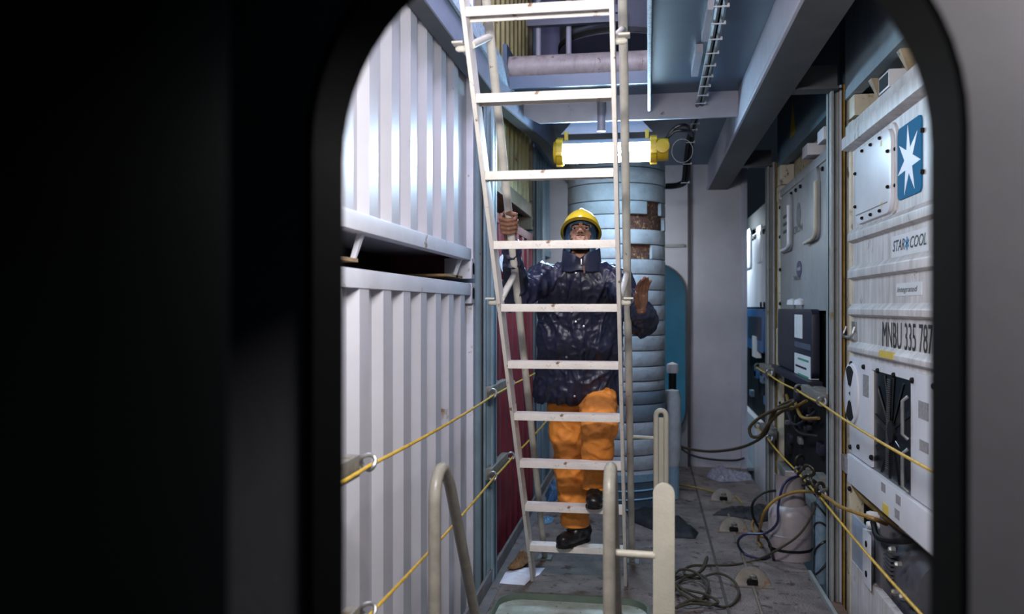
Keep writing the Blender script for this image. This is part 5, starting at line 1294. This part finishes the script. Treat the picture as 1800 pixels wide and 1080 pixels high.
# storm flap edge, zip, studs, pocket flap
fl = [front(px, py) + Vector((0, -0.004, 0)) for px, py in ((1020, 474), (1021, 500), (1022, 530), (1026, 560), (1030, 590), (1030, 620), (1028, 650), (1024, 680), (1020, 698))]
MB().tube(bez(fl, 6), 0.0045, 6).build('storm_flap_edge', M_jac, jac, smooth=True)
fl2 = [front(px, py) + Vector((0, -0.003, 0)) for px, py in ((996, 478), (996, 510), (997, 545), (999, 580), (1000, 620), (1000, 660), (998, 700))]
MB().tube(bez(fl2, 6), 0.0035, 6).build('flap_seam', M_jac, jac, smooth=True)
zp = front(1021, 462); zc_ = J(1022, 454, 4.585)
MB().obox(zc_ + Vector((0, -0.004, -0.02)), (0.0035, 0, 0), (0, 0.003, 0), (0, 0, 0.016)).build('zip_puller', M_steel, jac, bevel=0.001)
MB().obox(zc_ + Vector((0.016, -0.02, -0.062)), (0.005, 0, 0.001), (0, 0.003, 0), (-0.002, 0, 0.02)).build('zip_tag', mat('leather_tag', (90, 54, 40), 0.6), jac, bevel=0.001)
src = None
for (px, py) in ((1005, 548), (1012, 566), (1026, 574), (996, 628), (1010, 697), (1012, 480)):
    p = front(px, py) + Vector((0, -0.004, 0))
    if src is None: src = MB().lathe([(0.0, -0.004), (0.006, -0.003), (0.0075, 0.003), (0.0, 0.003)], p, 'y', 10).build('press_stud', mat('stud_metal', (190, 190, 200), 0.3, 0.7, 0.1, 10), jac, smooth=True); p0 = p
    else: copy_part(src, jac, p - p0)
for poly in (((948, 568), (978, 564), (978, 552), (949, 556)), ((1042, 556), (1084, 562), (1084, 574), (1040, 568))):
    q = [front(*v) + Vector((0, -0.004, 0)) for v in poly]
    MB().prism(q, (0, -0.004, 0)).build('pocket_flap', M_jac, jac)

# --- trousers
M_tr = mat('orange_trousers', (224, 138, 52), 0.75, 0, 0.22, 9, rust=0.12, rust_rgb=(120, 66, 24), bump=0.25, bscale=50)
T = Org()
T.loft([(J(1020, 715, 5.0), 0.19, 0.13), (J(1020, 690, 5.0), 0.20, 0.14), (J(1020, 640, 4.98), 0.19, 0.13)])
T.chain([(J(996, 695, 5.0), 0.122), (J(999, 790, 4.97), 0.100), (J(1004, 850, 4.98), 0.090), (J(1010, 905, 4.99), 0.083)])
T.chain([(J(1050, 695, 4.95), 0.112), (J(1054, 752, 4.66), 0.100)]).chain([(J(1053, 760, 4.65), 0.096), (J(1049, 815, 4.75), 0.080), (J(1046, 848, 4.83), 0.072)])
me2 = T.fuse('trousers', 0.0085, 4, 0.5)
zr = AN_R.z - 0.005
def tw(c, nv):
    t = noise.noise((c.x * 8, c.y * 8, c.z * 12)); t2 = noise.noise((c.x * 16, c.y * 16, c.z * 22 + 3))
    return 0.014 * (1 - abs(t) * 2.3) + 0.007 * (1 - 2 * abs(t2)) - 0.009
displace(me2, tw)
tro = mesh_obj('trousers', me2, M_tr, per)
for c, ry in ((J(1011, 914, 4.99), 0.079),):
    MB().lathe([(ry - 0.004, -0.035), (ry + 0.004, -0.03), (ry + 0.006, 0.0), (ry, 0.03), (ry - 0.01, 0.03), (ry - 0.008, -0.03)], c, n=28).build('trouser_cuff', M_tr, tro, smooth=True)
MB().lathe([(0.066, -0.03), (0.074, -0.028), (0.076, 0.0), (0.07, 0.03), (0.06, 0.03), (0.062, -0.028)], J(1047, 850, 4.83), n=28).build('trouser_cuff', M_tr, tro, smooth=True)

# --- boots
M_boot = mat('black_boot_leather', (24, 22, 24), 0.35, 0, 0.25, 20, bump=0.2, bscale=40)
def boot(an, heel, toe, zs_):
    b = Org()
    b.chain([(an + Vector((0, 0, 0.02)), 0.055), (Vector((heel.x, heel.y, zs_ + 0.07)), 0.050), (Vector((heel.x, heel.y, zs_ + 0.035)), 0.042)])
    mid = (heel + toe) / 2
    b.cap(Vector((heel.x, heel.y, zs_ + 0.04)), 0.042, Vector((toe.x, toe.y, zs_ + 0.038)), 0.046)
    b.cap(an + Vector((0, -0.01, -0.02)), 0.05, Vector((mid.x, mid.y, zs_ + 0.06)), 0.045)
    m = b.fuse('boot', 0.0065, 3)
    for v in m.vertices: v.co.z = max(v.co.z, zs_ + 0.012)
    displace(m, lambda c, nv: 0.004 * noise.noise((c.x * 26, c.y * 26, c.z * 40)))
    o = mesh_obj('boot', m, M_boot, per)
    d = (toe - heel); d.z = 0; L = d.length; d.normalize(); s = Vector((-d.y, d.x, 0)); pts = []
    for (t, w) in ((-0.040, 0.0), (-0.034, 0.026), (0.0, 0.040), (L * 0.5, 0.038), (L, 0.046), (L + 0.032, 0.030), (L + 0.046, 0.0), (L + 0.032, -0.030), (L, -0.046), (L * 0.5, -0.038), (0.0, -0.040), (-0.034, -0.026)):
        p = heel + d * t + s * w; pts.append((p.x, p.y, zs_ + 0.001))
    MB().prism(pts, (0, 0, 0.018)).build('sole', M_hole, o, bevel=0.003)
    lc_ = an + Vector((0, -0.052, -0.02))
    for q in range(4):
        p = an + (Vector((mid.x, mid.y, zs_ + 0.06)) - an) * (0.15 + 0.24 * q) + d * 0.048
        MB().tube([p - s * 0.028, p + d * 0.006 + Vector((0, 0, 0.004)), p + s * 0.028], 0.0035, 6).build('lace', M_cable, o, smooth=True)
z1_, z2_ = ZR[0] + 0.014, ZR[1] + 0.014
boot(AN_R, Vector((J(1026, 950, 5.05).x, 5.05, 0)), Vector((J(990, 955, 4.88).x, 4.90, 0)), z1_)
boot(AN_L, Vector((J(1046, 880, 4.85).x, 4.85, 0)), Vector((J(1044, 890, 4.70).x, 4.70, 0)), z2_)
